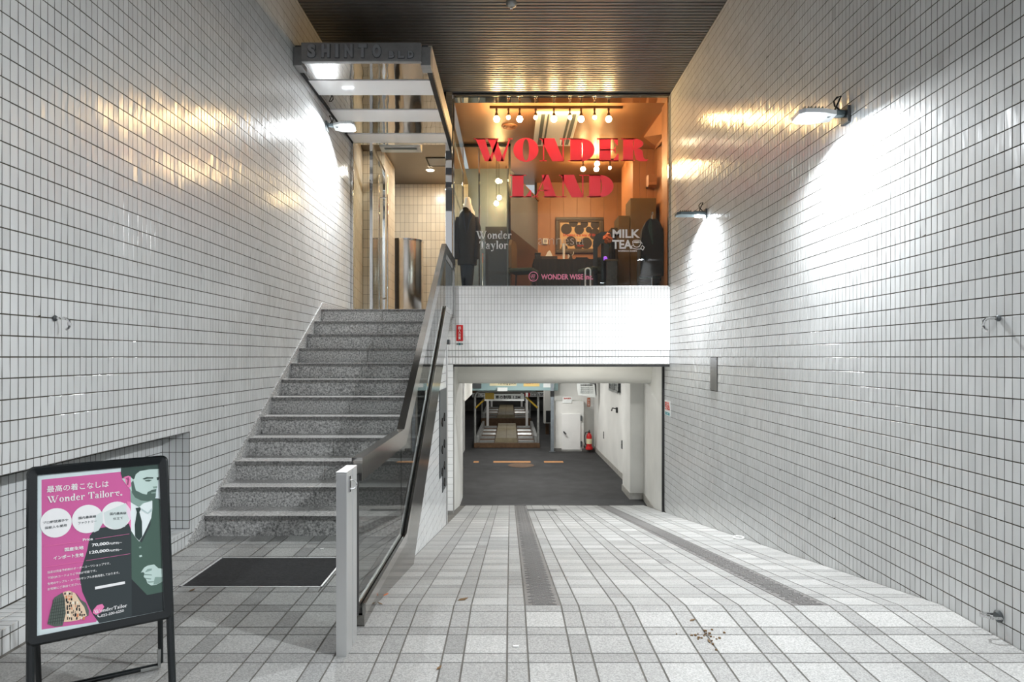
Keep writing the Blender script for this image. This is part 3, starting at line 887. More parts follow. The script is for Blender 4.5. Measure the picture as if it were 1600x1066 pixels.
# ------------------------------------------------------------ canopy with sign beam
CN = thing('entrance_canopy', 'grey steel entrance canopy with raised building name and mirrored soffit above the stair', 'canopy', (-1.6, 8.2, 4.57))
ZS = 4.57
beam = obj('sign_beam', MB().bbox(PX(470, 6.88), PX(658, 6.88), 6.88, 6.94, PZ(96, 6.88), PZ(66, 6.88), .01), M['sign_metal'], CN)
obj('end_bracket', MB().bbox(XL, PX(471, 6.93), 6.93, 7.12, PZ(102, 6.93), PZ(73, 6.93), .006), M['sign_metal'], CN)
obj('end_bracket', MB().bbox(PX(657, 6.93), -.86, 6.93, 7.12, PZ(102, 6.93), PZ(73, 6.93), .006), M['sign_metal'], CN)
obj('side_fascia', MB().box(-.90, -.862, 7.05, 9.5, ZS + .02, ZS + .24), M['fascia'], CN)
obj('edge_trim', MB().box(-.925, -.868, 7.05, 9.5, ZS - .015, ZS + .02), M['gasket'], CN)
obj('edge_trim', MB().box(XL, XL + .03, 7.05, 9.5, ZS - .012, ZS + .02), M['gasket'], CN)
obj('roof_deck', MB().box(XL, -.90, 7.0, 9.5, ZS + .03, ZS + .22), M['grey_metal'], CN)
ys = [6.95, 7.36, 7.78, 8.24, 8.66, 9.13, 9.5]
for i in range(6):
    a, b = ys[i] + .004, ys[i + 1] - .004
    if i % 2 == 0:
        obj('mirror_panel', MB().box(XL + .03, -.925, a, b, ZS, ZS + .02), M['mirror'], CN)
    else:
        obj('white_panel', MB().box(XL + .03, -.925, a, b, ZS - .008, ZS + .02), M['white_panel'], CN)
# letters: crop of the beam face in photo pixels
def sign_text(txt, x0, x1, y0, y1):
    e = fit(text_mb(txt, 1, bold=.075, extrude=.004), PX(x0, 6.87), PX(x1, 6.87), PZ(y1, 6.87), PZ(y0, 6.87))
    obj('letter', place(e, (0, 6.879, 0), (1, 0, 0), (0, 0, 1)), M['sign_letter_edge'], beam)
    e = fit(text_mb(txt, 1, bold=.06, extrude=.012), PX(x0, 6.87) + .006, PX(x1, 6.87) - .006, PZ(y1, 6.87) + .006, PZ(y0, 6.87) - .006)
    obj('letter', place(e, (0, 6.874, 0), (1, 0, 0), (0, 0, 1)), M['sign_letter'], beam)
for ch, a, b in zip('SHINTO', (479.5, 501.5, 523, 537.5, 559, 581), (494, 516, 530, 552, 574, 596)):
    sign_text(ch, a, b, 68.5, 90.5)
for ch, a, b in zip('BLD', (606.5, 621, 636), (616.5, 632, 647)):
    sign_text(ch, a, b, 79.5, 91)

# ------------------------------------------------------------ wall flood lamps
def flood(name, label, x, y, z, side, power, tilt=0.0, spread=160, near=False, roll=None):
    """side: +1 projects towards +x (left wall), -1 towards -x (right wall); tilt turns the head about its arm towards the street"""
    t = thing(name, label, 'wall lamp', (x, y, z), 'flood lamps on the tiled walls')
    X = lambda d: x + side * d
    TM = Matrix.Translation((0, y, z)) @ Matrix.Rotation(-math.radians(tilt), 4, 'X') @ Matrix.Translation((0, -y, -z))
    def bx(a, b, *r): return (min(X(a), X(b)), max(X(a), X(b))) + r
    obj('mount_plate', MB().bbox(*bx(0, .02), y - .05, y + .05, z - .06, z + .06, .004), M['grey_metal'], t)
    obj('arm', MB().bbox(*bx(.02, .14), y - .025, y + .025, z - .01, z + .035, .008), M['lamp_body'], t)
    obj('knuckle', MB().lathe([(.012, -.03), (.03, -.028), (.03, .028), (.012, .03)], (X(.14), y, z + .01), 14, axis='y'), M['lamp_body'], t, smooth=True)
    d0 = .10 if not near else .02
    mb = MB().prism([(X(d0), y - .055), (X(d0 + .10), y - .085), (X(.33), y - .085), (X(.37), y - .06), (X(.37), y + .06), (X(.33), y + .085), (X(d0 + .10), y + .085), (X(d0), y + .055)], z - .02, z + .012, 'z')
    hd = obj('lamp_head', mb.xf(TM), M['lamp_body' if near else 'lamp_white'], t)
    for k in range(6):
        obj('fin', MB().box(*bx(.20 + .025 * k, .205 + .025 * k), y - .07, y + .07, z + .012, z + .035).xf(TM), M['lamp_body'], hd)
    l0, l1 = (.22, .34) if not near else (.04, .12)
    obj('lens', MB().prism([(X(l0), y - .06), (X(l1), y - .06), (X(l1 + .015), y), (X(l1), y + .06), (X(l0), y + .06)], z - .03, z - .0205, 'z').xf(TM), M['lamp_lens'], t)
    c = [(X(.02), y + .03, z + .03)] + [(X(.03 + .05 * math.sin(a)), y + .03, z + .06 + .045 * (1 - math.cos(a))) for a in (.4, 1, 1.8, 2.6, 3.2)] + [(X(.08), y + .02, z + .04)]
    obj('cable', MB().tube(c, .006, 6), M['cable'], t, smooth=True)
    p = TM @ Vector((X((l0 + l1) / 2), y, z - .034))
    l = light('lamp_light', 'AREA', p, power, (.93, .97, 1.0), (-math.radians(tilt), side * math.radians(roll if roll is not None else (14 if not near else 0)), 0), .1, .1, spread)
    l.parent = t; l.location = p - t.location
    return t
flood('wall_flood_lamp', 'white flood lamp on the right tiled wall nearer the viewer, glaring tip', XR, 4.56, 3.10, -1, LAMP_W * .62, 7, 164, False, -7)
flood('wall_flood_lamp', 'small flood lamp on the right tiled wall beside the shop window', XR, 7.84, 3.13, -1, LAMP_W * 1.0, 0, 150, True)
flood('wall_flood_lamp', 'flood lamp on the left tiled wall under the mirrored canopy', XL, 8.19, 4.33, 1, LAMP_W * .75, 18)
flood('wall_flood_lamp', 'extra flood lamp added out of view on the right tiled wall to light the foreground', XR, 1.45, 3.10, -1, LAMP_W * .92, -4, 150, False, -40)  # unseen lamp, added to brighten the near walls, floor and poster

# ------------------------------------------------------------ entrance lobby
LZ = NS * RI                        # landing level 1.974
LC = 4.92                           # lobby ceiling
struct('floor_lobby', MB().box(-2.75, -.86, 9.5, 13.3, LZ - .2, LZ), M['granite_tread'])
struct('ceiling_lobby', MB().box(-2.75, -.86, 9.62, 13.2, LC, LC + .06), mat('lobby_ceiling', (120, 106, 88), .3, metal=.5, noise=.1, nscale=2))
wl = struct('wall_lobby', MB().box(-2.46, -2.354, 9.5, 9.62, LZ, LC).prism([(-2.354, 9.6), (-2.534, 11.0), (-2.62, 11.0), (-2.45, 9.6)], LZ, LC, 'z')
            .box(-2.62, -2.164, 11.004, 12.0, LZ, LC).box(-2.75, -.86, 13.104, 13.2, LZ, LC), M['grout_beige'])
lr = frange(LZ, LC, .16)
tiles(wl, 'lobby_tile', (-2.354, 9.6, 0), Vector((-.18, 1.4, 0)).normalized(), (0, 0, 1), Vector((1.4, .18, 0)).normalized(), grid(frange(0, 1.41, .08), lr), M['tile_beige'], npart=60, tilt=.004)
tiles(wl, 'lobby_tile', (0, 11.004, 0), (1, 0, 0), (0, 0, 1), (0, -1, 0), grid(frange(-2.53, -2.164, .08), lr), M['tile_beige'], npart=60, tilt=.004)
tiles(wl, 'lobby_tile', (-2.164, 0, 0), (0, 1, 0), (0, 0, 1), (1, 0, 0), grid(frange(11.0, 12.0, .08), lr), M['tile_beige'], npart=40, tilt=.004)
tiles(wl, 'lobby_tile', (0, 13.104, 0), (1, 0, 0), (0, 0, 1), (0, -1, 0), grid(frange(-2.7, -.86, .09), frange(LZ, LC, .18)), M['tile_beige'], npart=140, tilt=.004)
struct('trim_3', MB().bbox(XL, XL + .035, 9.44, 9.5, LZ, ZS - .02, .004), M['chrome'])
struct('trim_4', MB().box(XL, -.97, 9.5, 9.58, ZS - .012, ZS + .1), M['chrome'])
struct('wall_transom', MB().box(XL, -.86, 9.53, 9.6, ZS + .1, ZC), M['gasket'])
struct('column_1', MB().bbox(-.96, -.862, 9.5, 9.6, LZ, ZS + .0, .004).box(-.95, -.862, 9.5, 9.6, ZS, ZC), M['mirror'])

t = thing('glass_door_leaf', 'tall glass entrance door standing open with chrome frame and long tube handles', 'door', (-2.06, 9.5, LZ))
a, b = Vector((-2.06, 9.49, 0)), Vector((-2.15, 10.93, 0))
d = (b - a).normalized(); nrm = Vector((d.y, -d.x, 0))
def leaf(u0, u1, z0, z1, th, nm, m, par=t):
    p = [a + d * u0 + nrm * th, a + d * u1 + nrm * th, a + d * u1 - nrm * th, a + d * u0 - nrm * th]
    return obj(nm, MB().prism([(q.x, q.y) for q in p], z0, z1, 'z'), m, par)
Ld = (b - a).length
leaf(0, .05, LZ + .01, ZS - .014, .022, 'stile', M['chrome'])
leaf(Ld - .05, Ld, LZ + .01, ZS - .014, .022, 'stile', M['chrome'])
leaf(.05, Ld - .05, ZS - .075, ZS - .014, .02, 'top_rail', M['chrome'])
leaf(.05, Ld - .05, LZ + .01, LZ + .1, .02, 'bottom_rail', M['chrome'])
leaf(.05, Ld - .05, LZ + .1, ZS - .075, .005, 'glass_pane', M['glass'])
for s_ in (1, -1):
    q = a + d * (Ld - .14) + nrm * .07 * s_
    mb = MB().tube([(q.x, q.y, LZ + .12), (q.x, q.y, ZS - .12)], .016, 10)
    for z in (LZ + .4, ZS - .5):
        q2 = a + d * (Ld - .14)
        mb.tube([(q.x, q.y, z), (q2.x, q2.y, z)], .009, 6)
    obj('handle', mb, M['chrome'], t, smooth=True)

t = thing('steel_drum_column', 'waist high polished steel cylinder standing in the beige tiled lobby', 'cylinder', (-2.02, 12.42, LZ))
prof = [(.325, LZ), (.335, LZ + .02), (.335, 3.60)]
obj('shell', MB().lathe(prof + [(.325, 3.61)], (-2.02, 12.42, 0), 48), steel_mat('rippled_steel', (224, 220, 214), .2, wav=.1, wscale=(5, 5, .2)), t, smooth=True)
obj('rim', MB().lathe([(.34, 3.595), (.345, 3.605), (.345, 3.63), (.33, 3.635)], (-2.02, 12.42, 0), 48), M['chrome'], t, smooth=True)

t = thing('air_curtain', 'long cream air curtain unit fixed under the lobby ceiling above the door', 'air curtain', (-1.7, 9.9, 4.66))
mb = MB().prism([(9.78, 4.70), (9.80, 4.60), (9.98, 4.57), (10.02, 4.62), (10.02, LC), (9.78, LC)], PX(595, 9.9), PX(658, 9.9), 'x')
bd = obj('body', mb, M['cream'], t)
obj('outlet_slot', MB().box(PX(602, 9.9), PX(652, 9.9), 9.82, 9.96, 4.585, 4.59), M['ink_grey'], t)
obj('label_plate', MB().box(PX(617, 9.9), PX(637, 9.9), 9.775, 9.782, 4.63, 4.66), M['paper_yellow'], t)
t = thing('recessed_downlight', 'small round lit downlight in the lobby ceiling', 'downlight', (-1.51, 12.1, LC))
obj('trim_ring', MB().lathe([(.05, -.002), (.085, -.012), (.09, -.004), (.09, .0)], (-1.51, 12.1, LC), 20), M['white'], t, smooth=True)
obj('lens', MB().lathe([(.062, -.016), (.055, -.02), (.01, -.022)], (-1.51, 12.1, LC), 20), M['downlight'], t, smooth=True)
light('lobby_light', 'AREA', (-1.51, 12.1, LC - .03), 20, (1, .95, .86), (0, 0, 0), .12)
light('lobby_light', 'AREA', (-1.65, 10.6, LC - .03), 16, (1, .95, .86), (0, 0, 0), .12)
t = thing('ceiling_hatch', 'square access hatch with a dark edge in the lobby ceiling', 'ceiling hatch', (-1.35, 11.6, LC))
x0, x1 = -1.5, -1.02
for (p, q, r, s2) in ((x0, x1, 11.35, 11.37), (x0, x1, 11.83, 11.85), (x0, x0 + .02, 11.35, 11.85), (x1 - .02, x1, 11.35, 11.85)):
    obj('edge_strip', MB().box(p, q, r, s2, LC - .012, LC), M['gasket'], t)
obj('hatch_panel', MB().box(x0 + .03, x1 - .03, 11.38, 11.82, LC - .008, LC), M['ceil_slat'], t)

# ------------------------------------------------------------ shop window and lettering
SZ = 2.436                          # sill / shop floor level
SCZ = 5.28
wd = struct('window_1', MB().box(-.855, -.835, YF - .01, YF + .05, SZ, ZC).box(2.375, 2.4, YF - .01, YF + .05, SZ, ZC)
            .box(-.835, 2.375, YF - .01, YF + .02, SCZ + .01, ZC), M['steel_pol'])
obj('head_soffit', MB().box(-.835, 2.375, YF + .02, YF + .22, SCZ + .0, SCZ + .03), M['chrome'], wd)
obj('sill_strip', MB().box(-.835, 2.375, YF - .004, YF + .05, SZ, SZ + .012), M['steel'], wd)
XSEAM = PX(876, YF)
for (p, q) in ((-.835, XSEAM - .002), (XSEAM + .002, 2.375)):
    obj('glass_pane', MB().box(p, q, YF, YF + .01, SZ + .012, SCZ + .01), M['glass'], wd)
YL = YF - .002
def letter_obj(nm, mb, m, x0, x1, y0, y1):
    """lettering fitted to its place on the pane (photo pixels converted at the pane's depth)"""
    fit(mb, PX(x0, YF), PX(x1, YF), PZ(y1, YF), PZ(y0, YF))
    return obj(nm, place(mb, (0, YL, 0), (1, 0, 0), (0, 0, 1)), m, wd)
for ch, p, q in (('W', 740.5, 801), ('O', 802, 841.5), ('N', 843, 886), ('D', 887.5, 929), ('E', 933, 966.5), ('R', 970.5, 1013)):
    letter_obj('red_letter', display(ch, .46, .045, d=.002), M['wonder'], p, q, 216.3 if ch != 'O' else 215.5, 252.3 if ch != 'O' else 253)
for ch, p, q in (('L', 797, 830), ('A', 832, 873), ('N', 873.5, 916.5), ('D', 917, 958.5)):
    letter_obj('red_letter', display(ch, .46, .045, d=.002), M['wonder'], p, q, 273.3, 308.5)
letter_obj('white_lettering', display('Wonder', .22, .05, d=.002), M['vinyl_white'], 743.5, 799.5, 360.8, 373.5)
letter_obj('white_lettering', display('Taylor', .22, .05, d=.002), M['vinyl_white'], 749, 793.5, 376.3, 393)
letter_obj('thin_lettering', text_mb('amnesia', 1, bold=-.016, extrude=.001), M['vinyl_thin'], 841, 912.5, 368.5, 382.5)
letter_obj('white_lettering', text_mb('MILK', 1, bold=.03, extrude=.001), M['vinyl_white'], 957, 1000, 358.5, 372)
letter_obj('white_lettering', text_mb('TEA', 1, bold=.035, extrude=.001), M['vinyl_white'], 956.5, 987.5, 375, 389)
letter_obj('white_lettering', text_mb('MAMMACA DAISEN', 1, bold=.03, extrude=.001), M['vinyl_white'], 966, 995, 391, 393.5)
g = G(.002)
g.ring(.5, .62, .40, .13, .34, .085)                                   # cup rim
g.strip([(.10, .62), (.14, .36), (.26, .18), (.5, .12), (.74, .18), (.86, .36), (.90, .62)], [(.16, .58), (.19, .39), (.3, .24), (.5, .18), (.7, .24), (.81, .39), (.84, .58)], False)
g.poly([(.22, .60), (.3, .56), (.5, .53), (.7, .56), (.78, .60), (.7, .64), (.3, .64)])
g.strip([(.12, .34), (-.02, .22), (.05, .06), (.5, -.04), (.9, -.02)], [(.13, .28), (.05, .21), (.1, .1), (.5, .02), (.9, .04)], False)
g.poly([(.86, .62), (1.0, .5), (1.02, .4), (.96, .42), (.9, .5)])
g.strip([(1.0, .34), (1.24, .14), (1.06, -.14), (.82, .06)], [(1.0, .26), (1.14, .13), (1.05, -.04), (.91, .07)], True)
letter_obj('teacup_mark', g.mb, M['vinyl_white'], 986, 1007.5, 375, 392)
letter_obj('pink_lettering', text_mb('WONDER WISE inc.', 1, bold=.03, extrude=.001), M['vinyl_pink'], 845.5, 926.5, 428.5, 437)
g = G(.002); g.ring(.5, .5, .5, .5, .43, .43, n=32)
for x in (.2, .42): g.strip([(x, .58), (x + .13, .3), (x + .26, .58)], [(x + .06, .58), (x + .13, .4), (x + .2, .58)], False)
g.poly([(.28, .62), (.38, .74), (.46, .64), (.5, .78), (.54, .64), (.62, .74), (.72, .62)])
g.bar(.36, .64, .2, .25)
letter_obj('round_mark', g.mb, M['vinyl_pink'], 826, 841, 424.5, 440)

# ------------------------------------------------------------ shop interior
struct('floor_shop', MB().box(-.855, 2.9, YF + .05, 14.5, SZ - .1, SZ), M['shop_floor'])
struct('ceiling_shop', MB().box(-.855, 2.9, YF + .22, 14.5, SCZ, SCZ + .06), M['copper_ceiling'])
wb = struct('wall_shop_back', MB().box(.55, 2.9, 14.32, 14.4, SZ, SCZ), M['gasket'])
x = .6
while x < 2.85:
    obj('panel', MB().bbox(x, min(x + .297, 2.88), 14.30, 14.33, SZ, SCZ, .003), M['copper'], wb); x += .3
ws = struct('wall_shop_right', MB().box(2.39, 2.5, 9.66, 10.03, SZ, SCZ).box(2.39, 2.9, 10.0, 10.04, SZ, SCZ).box(2.72, 2.85, 10.4, 14.4, SZ, SCZ), M['gasket'])
obj('panel', MB().bbox(2.375, 2.39, 9.67, 10.02, SZ, SCZ, .003), M['copper'], ws)
q = [Vector(P(1042.5, 154, 9.68)), Vector(P(999, 217, 11.38)), Vector(P(1022.5, 234.5, 11.96)), Vector(P(1042.5, 211, 9.70))]
obj('soffit_panel', MB().add(q + [v + Vector((.05, 0, .03)) for v in q], [(0, 1, 2, 3), (7, 6, 5, 4), (0, 4, 5, 1), (1, 5, 6, 2), (2, 6, 7, 3), (3, 7, 4, 0)]), M['copper'], ws)
for i in range(5):
    obj('panel', MB().bbox(2.70, 2.72, 10.05 + .86 * i, 10.905 + .86 * i, SZ, SCZ, .003), M['copper'], ws)
wc = struct('column_2', MB().box(2.31, 2.7, 12.02, 13.2, SZ, SCZ - .001), M['gasket'])
x = 2.30
for i in range(3):
    obj('panel', MB().bbox(x, x + .131, 12.0, 12.02, SZ, SCZ - .002, .002), M['copper'], wc); x += .134
obj('panel', MB().bbox(2.298, 2.31, 12.02, 13.2, SZ, SCZ - .002, .002), M['copper'], wc)
gw = struct('wall_shop_left', MB().prism([(.0, 11.8), (.62, 14.3), (.60, 14.34), (-.06, 11.8)], SZ, 4.86, 'z')
            .box(-2.2, .0, 13.25, 13.3, SZ, SCZ), M['shop_grey'])
obj('dado_panel', MB().prism([(.006, 11.79), (.628, 14.29), (.62, 14.3), (.0, 11.8)], SZ, 3.74, 'z'), M['shop_dark'], gw)
obj('dado_panel', MB().box(-.5, -.02, 12.96, 13.0, SZ, 4.02), M['shop_dark'], gw)
obj('edge_trim', MB().prism([(-.06, 11.78), (.65, 14.3), (.6, 14.34), (-.08, 11.8)], 4.86, 4.90, 'z'), M['copper'], gw)
gp2 = struct('window_2', MB().bbox(-.03, .01, 11.7, 11.75, SZ, SCZ, .003).box(-.855, .01, 11.7, 11.73, 5.23, SCZ), M['frame_black'])
obj('glass_pane', MB().box(-.40, -.03, 11.715, 11.725, SZ + .02, 5.23), M['glass'], gp2)
obj('glass_pane', MB().box(-.855, -.42, 11.715, 11.725, SZ + .02, 5.23), M['glass'], gp2)
obj('post', MB().bbox(-.58, -.55, 11.69, 11.74, SZ, 5.23, .003), M['chrome'], gp2)
obj('handle', MB().tube([(-.5, 11.69, 2.55), (-.5, 11.64, 2.56), (-.5, 11.63, 2.62), (-.5, 11.63, 3.2), (-.5, 11.64, 3.26), (-.5, 11.69, 3.27)], .013, 8), M['chrome'], gp2, smooth=True)
gp3 = struct('window_3', MB().bbox(-.87, -.845, 9.66, 9.70, SZ, SCZ, .003).bbox(-.87, -.845, 11.66, 11.70, SZ, SCZ, .003).box(-.87, -.845, 9.7, 11.66, 3.9, 3.93).box(-.87, -.845, 9.7, 11.66, 4.7, 4.73), M['chrome'])
obj('glass_pane', MB().box(-.862, -.853, 9.7, 11.66, SZ, SCZ), M['glass'], gp3)

def track(name, label, y, x0, x1, z, bulbs):
    t = thing(name, label, 'track light', ((x0 + x1) / 2, y, z), 'ceiling tracks of bulbs in the shop')
    obj('rail', MB().bbox(x0, x1, y - .02, y + .02, z, z + .035, .004), M['bulb_cap'], t)
    for (bx_, big) in bulbs:
        r = .047 if big else .03
        zb = z - (.165 if big else .14)
        h = obj('lamp_holder', MB().lathe([(.016, z), (.02, z - .03), (.012, z - .035), (.012, z - .07), (.022, z - .075), (.024, zb + r * .9), (.014, zb + r * .85)], (bx_, y, 0), 12), M['bulb_cap'], t, smooth=True)
        pr = [(r * max(.05, math.sin(q)), zb - r * math.cos(q)) for q in [math.pi * i / 10 for i in range(10)]]
        obj('bulb', MB().lathe(pr, (bx_, y, 0), 14), M['bulb' if big else 'bulb_small'], h, smooth=True)
    return t
YT = 9.95
track('track_light', 'ceiling track with nine glowing bulbs just inside the shop window', YT, PX(765, YT), PX(973, YT), SCZ - .035,
      [(PX(776, YT), 1), (PX(794.5, YT), 0), (PX(812, YT), 1), (PX(837, YT), 0), (PX(865.5, YT), 1), (PX(890.5, YT), 0), (PX(908, YT), 1), (PX(929, YT), 0), (PX(951, YT), 1)])
YT = 12.6
track('track_light', 'shorter ceiling track of bulbs deeper inside the shop', YT, PX(895, YT), PX(965, YT), SCZ - .035,
      [(PX(911, YT), 1), (PX(932, YT), 1), (PX(953, YT), 0)])
for (px, py, Y, lb) in ((778, 283, 12.6, 'highest of three added bulbs imitating reflected glints left of the red letters'), (775.5, 318, 12.4, 'lowest of three added bulbs imitating reflected glints left of the red letters'), (780, 309, 12.9, 'middle of three added bulbs imitating reflected glints left of the red letters'), (933, 256, 11.4, 'bare bulb hanging behind the red letter E')):  # the three left ones are added glowing stand-ins for reflections, only the last hangs there
    x, _, z = P(px, py, Y)
    t = thing('bulb_or_glint', lb, 'pendant lamp', (x, Y, z), 'bare pendant bulbs in the shop')
    obj('cord', MB().tube([(x, Y, z + .07), (x, Y, SCZ)], .005, 6), M['cable'], t)
    obj('bulb', MB().lathe([(.045 * max(.05, math.sin(q)), -.045 * math.cos(q)) for q in [math.pi * i / 10 for i in range(10)]], (x, Y, z), 14), M['bulb_small'], t, smooth=True)
light('shop_light', 'AREA', (1.0, 11.0, SCZ - .2), 18, (1, .74, .46), (0, 0, 0), 1.6, .3)
light('shop_light', 'AREA', (1.5, 13.0, SCZ - .2), 16, (1, .74, .46), (0, 0, 0), .8, .3)

t = thing('ceiling_cassette', 'white ceiling air conditioner cassette with two dark slots over the shop', 'air conditioner', (.77, 10.9, SCZ))
obj('panel', MB().bbox(.42, 1.11, 10.15, 11.75, SCZ - .03, SCZ + .01, .01), M['white'], t)
for (p, q) in ((.50, .56), (.60, .63), (.93, .97), (1.0, 1.06)):
    obj('slot', MB().box(p, q, 10.2, 11.66, SCZ - .034, SCZ - .03), M['ink_grey'], t)
t = thing('ceiling_vent', 'round copper ceiling vent left of the air conditioner', 'ceiling vent', (PX(796, 10.8), 10.8, SCZ))
for r in (.13, .09, .05):
    obj('ring', MB().lathe([(r - .02, -.004), (r - .012, -.022), (r, -.02), (r + .004, -.001)], (PX(796, 10.8), 10.8, SCZ), 24), M['copper'], t, smooth=True)

t = thing('wall_speaker', 'small copper toned speaker box on the shop column', 'speaker', P(1018, 284, 11.6))
cx_, _, cz_ = P(1018, 284, 11.6)
obj('cabinet', MB().prism([(11.5, cz_ - .08), (11.56, cz_ - .11), (11.7, cz_ - .05), (11.7, cz_ + .12), (11.5, cz_ + .10)], cx_ - .075, cx_ + .07, 'x'), M['copper'], t)
obj('grille', MB().box(cx_ - .065, cx_ + .06, 11.494, 11.5, cz_ - .02, cz_ + .09), mat('speaker_grille', (160, 108, 70), .7, bump=.3, bscale=300), t)
obj('bracket', MB().box(cx_ - .02, cx_ + .02, 11.7, 12.0, cz_ - .02, cz_ + .03), M['bulb_cap'], t)

# framed picture: dark rings on a pale ground, generic stand-in for the print
t = thing('framed_picture', 'dark framed picture of overlapping brown discs hanging on the copper wall', 'picture', P(905, 368, 14.28))
fx0, fx1, fz0, fz1 = PX(868, 14.28), PX(943, 14.28), PZ(396, 14.28), PZ(340, 14.28)
for (p, q, r, s2) in ((fx0, fx1, fz1 - .07, fz1), (fx0, fx1, fz0, fz0 + .07), (fx0, fx0 + .07, fz0 + .07, fz1 - .07), (fx1 - .07, fx1, fz0 + .07, fz1 - .07)):
    obj('frame_bar', MB().bbox(p, q, 14.24, 14.30, r, s2, .012), M['brown_wood'], t)
for (p, q, r, s2) in ((fx0 + .07, fx1 - .07, fz1 - .10, fz1 - .07), (fx0 + .07, fx1 - .07, fz0 + .07, fz0 + .10), (fx0 + .07, fx0 + .10, fz0 + .1, fz1 - .1), (fx1 - .10, fx1 - .07, fz0 + .1, fz1 - .1)):
    obj('slip', MB().box(p, q, 14.25, 14.29, r, s2), M['olive'], t)
obj('print_sheet', MB().box(fx0 + .09, fx1 - .09, 14.285, 14.295, fz0 + .09, fz1 - .09), mat('pale_print', (226, 190, 140), .6), t)
dm = mat('brown_disc_print', (58, 46, 36), .6)
for (px, py, r) in ((885, 358, 8.5), (905, 359, 7.5), (920, 359, 4.8), (896, 348, 7), (913, 350, 6), (930, 351, 7), (930, 366, 9), (892, 377, 8), (916, 380, 9), (932, 384, 6), (904, 384, 6.5), (882, 388, 5)):
    x, _, z = P(px, py, 14.28); rr = r * 14.28 / F
    pts = []
    for i in range(24):
        qx = min(max(x + rr * math.cos(2 * math.pi * i / 24), fx0 + .1), fx1 - .1); qz = min(max(z + rr * math.sin(2 * math.pi * i / 24), fz0 + .1), fz1 - .1)
        pts.append((qx, qz))
    obj('disc_print', MB().prism(pts, 14.281, 14.285, 'y'), dm, t)
for (tx, a_, b_, y0, y1) in (('Dressing is a way of life', 880, 931, 365, 370.5), ('Style', 902, 912, 382, 386)):
    e = fit(text_mb(tx, 1, bold=.02, extrude=.001), PX(a_, 14.27), PX(b_, 14.27), PZ(y1, 14.27), PZ(y0, 14.27))
    obj('red_print', place(e, (0, 14.277, 0), (1, 0, 0), (0, 0, 1)), M['red_text'], t)

t = thing('wall_thermostat', 'small white control box on the copper wall beside the picture', 'thermostat', P(852, 377, 14.28))
x, _, z = P(852, 377, 14.28)
obj('case', MB().bbox(x - .055, x + .055, 14.25, 14.3, z - .07, z + .06, .006), M['white'], t)
obj('screen', MB().box(x - .02, x + .02, 14.245, 14.25, z - .03, z + .03), M['ink'], t)

# table with black cloth and the things on it
TZ = 3.15
TX0, TX1, TY0, TY1 = PX(836, 11.6), PX(929, 11.6), 11.62, 12.5
t = thing('shop_table', 'long shop table under a black cloth seen through the window', 'table', ((TX0 + TX1) / 2, 11.9, SZ))
obj('table_top', MB().bbox(TX0, TX1, TY0, TY1, TZ - .04, TZ, .006), M['brown_wood'], t)
mb = MB()
nx = 40
for i in range(nx):
    x0 = TX0 - .02 + (TX1 - TX0 + .04) * i / nx; x1 = TX0 - .02 + (TX1 - TX0 + .04) * (i + 1) / nx
    y0 = TY0 - .02 + .015 * math.sin(i * 1.3); y1 = TY0 - .02 + .015 * math.sin((i + 1) * 1.3)
    mb.add([(x0, y0, SZ + .12), (x1, y1, SZ + .12), (x1, TY0 - .012, TZ + .006), (x0, TY0 - .012, TZ + .006)], [(0, 1, 2, 3)])
mb.box(TX0 - .02, TX1 + .02, TY0 - .012, TY1 + .02, TZ + .001, TZ + .007)
mb.box(TX0 - .022, TX0 - .014, TY0, TY1, SZ + .12, TZ + .006).box(TX1 + .014, TX1 + .022, TY0, TY1, SZ + .12, TZ + .006)
obj('cloth', mb, M['black'], t)
for x in (TX0 + .06, TX1 - .06):
    for y in (TY0 + .06, TY1 - .06):
        obj('leg', MB().bbox(x - .02, x + .02, y - .02, y + .02, SZ, TZ - .04, .003), M['brown_wood'], t)
def on_table(px, y=11.8): return PX(px, y)
t = thing('tissue_box', 'brown tissue box with a white tissue on the shop table', 'tissue box', (on_table(858), 11.75, TZ))
x0, x1 = on_table(845, 11.75), on_table(871, 11.75)
obj('box', MB().bbox(x0, x1, 11.78, 11.96, TZ + .008, TZ + .09, .004), M['brown_wood'], t)
cx_ = on_table(858.5, 11.75)
obj('tissue', MB().prism([(cx_ - .07, TZ + .09), (cx_ + .065, TZ + .09), (cx_ + .03, TZ + .18), (cx_ + .005, TZ + .205), (cx_ - .03, TZ + .175)], 11.84, 11.90, 'y'), M['white'], t)
t = thing('payment_terminal', 'black box shaped device with a grey top on the shop table', 'device', (on_table(840), 11.6, TZ))
obj('body', MB().bbox(on_table(836.5, 11.6), on_table(845, 11.6), 11.66, 11.8, TZ + .008, TZ + .12, .01), M['ink'], t)
obj('lid', MB().bbox(on_table(836, 11.6), on_table(845.5, 11.6), 11.65, 11.81, TZ + .12, TZ + .132, .004), M['grey_metal'], t)
t = thing('taper_stand', 'white tapered post standing on the shop table before the picture', 'ornament', (on_table(881), 11.8, TZ))
obj('taper', MB().lathe([(.022, TZ + .008), (.02, TZ + .05), (.03, TZ + .3), (.034, TZ + .32)], (on_table(881), 11.8, 0), 12), M['white'], t, smooth=True)
obj('foot', MB().lathe([(.04, TZ + .007), (.04, TZ + .015), (.02, TZ + .02)], (on_table(881), 11.8, 0), 14), M['white'], t, smooth=True)
t = thing('figurine', 'small dark figurine with two raised arms on the shop table', 'figurine', (on_table(892), 11.8, TZ))
fx_ = on_table(892)
obj('figure_body', MB().lathe([(.035, TZ + .008), (.04, TZ + .03), (.025, TZ + .08), (.02, TZ + .11), (.028, TZ + .13), (.012, TZ + .155)], (fx_, 11.8, 0), 12), M['brown_wood'], t, smooth=True)
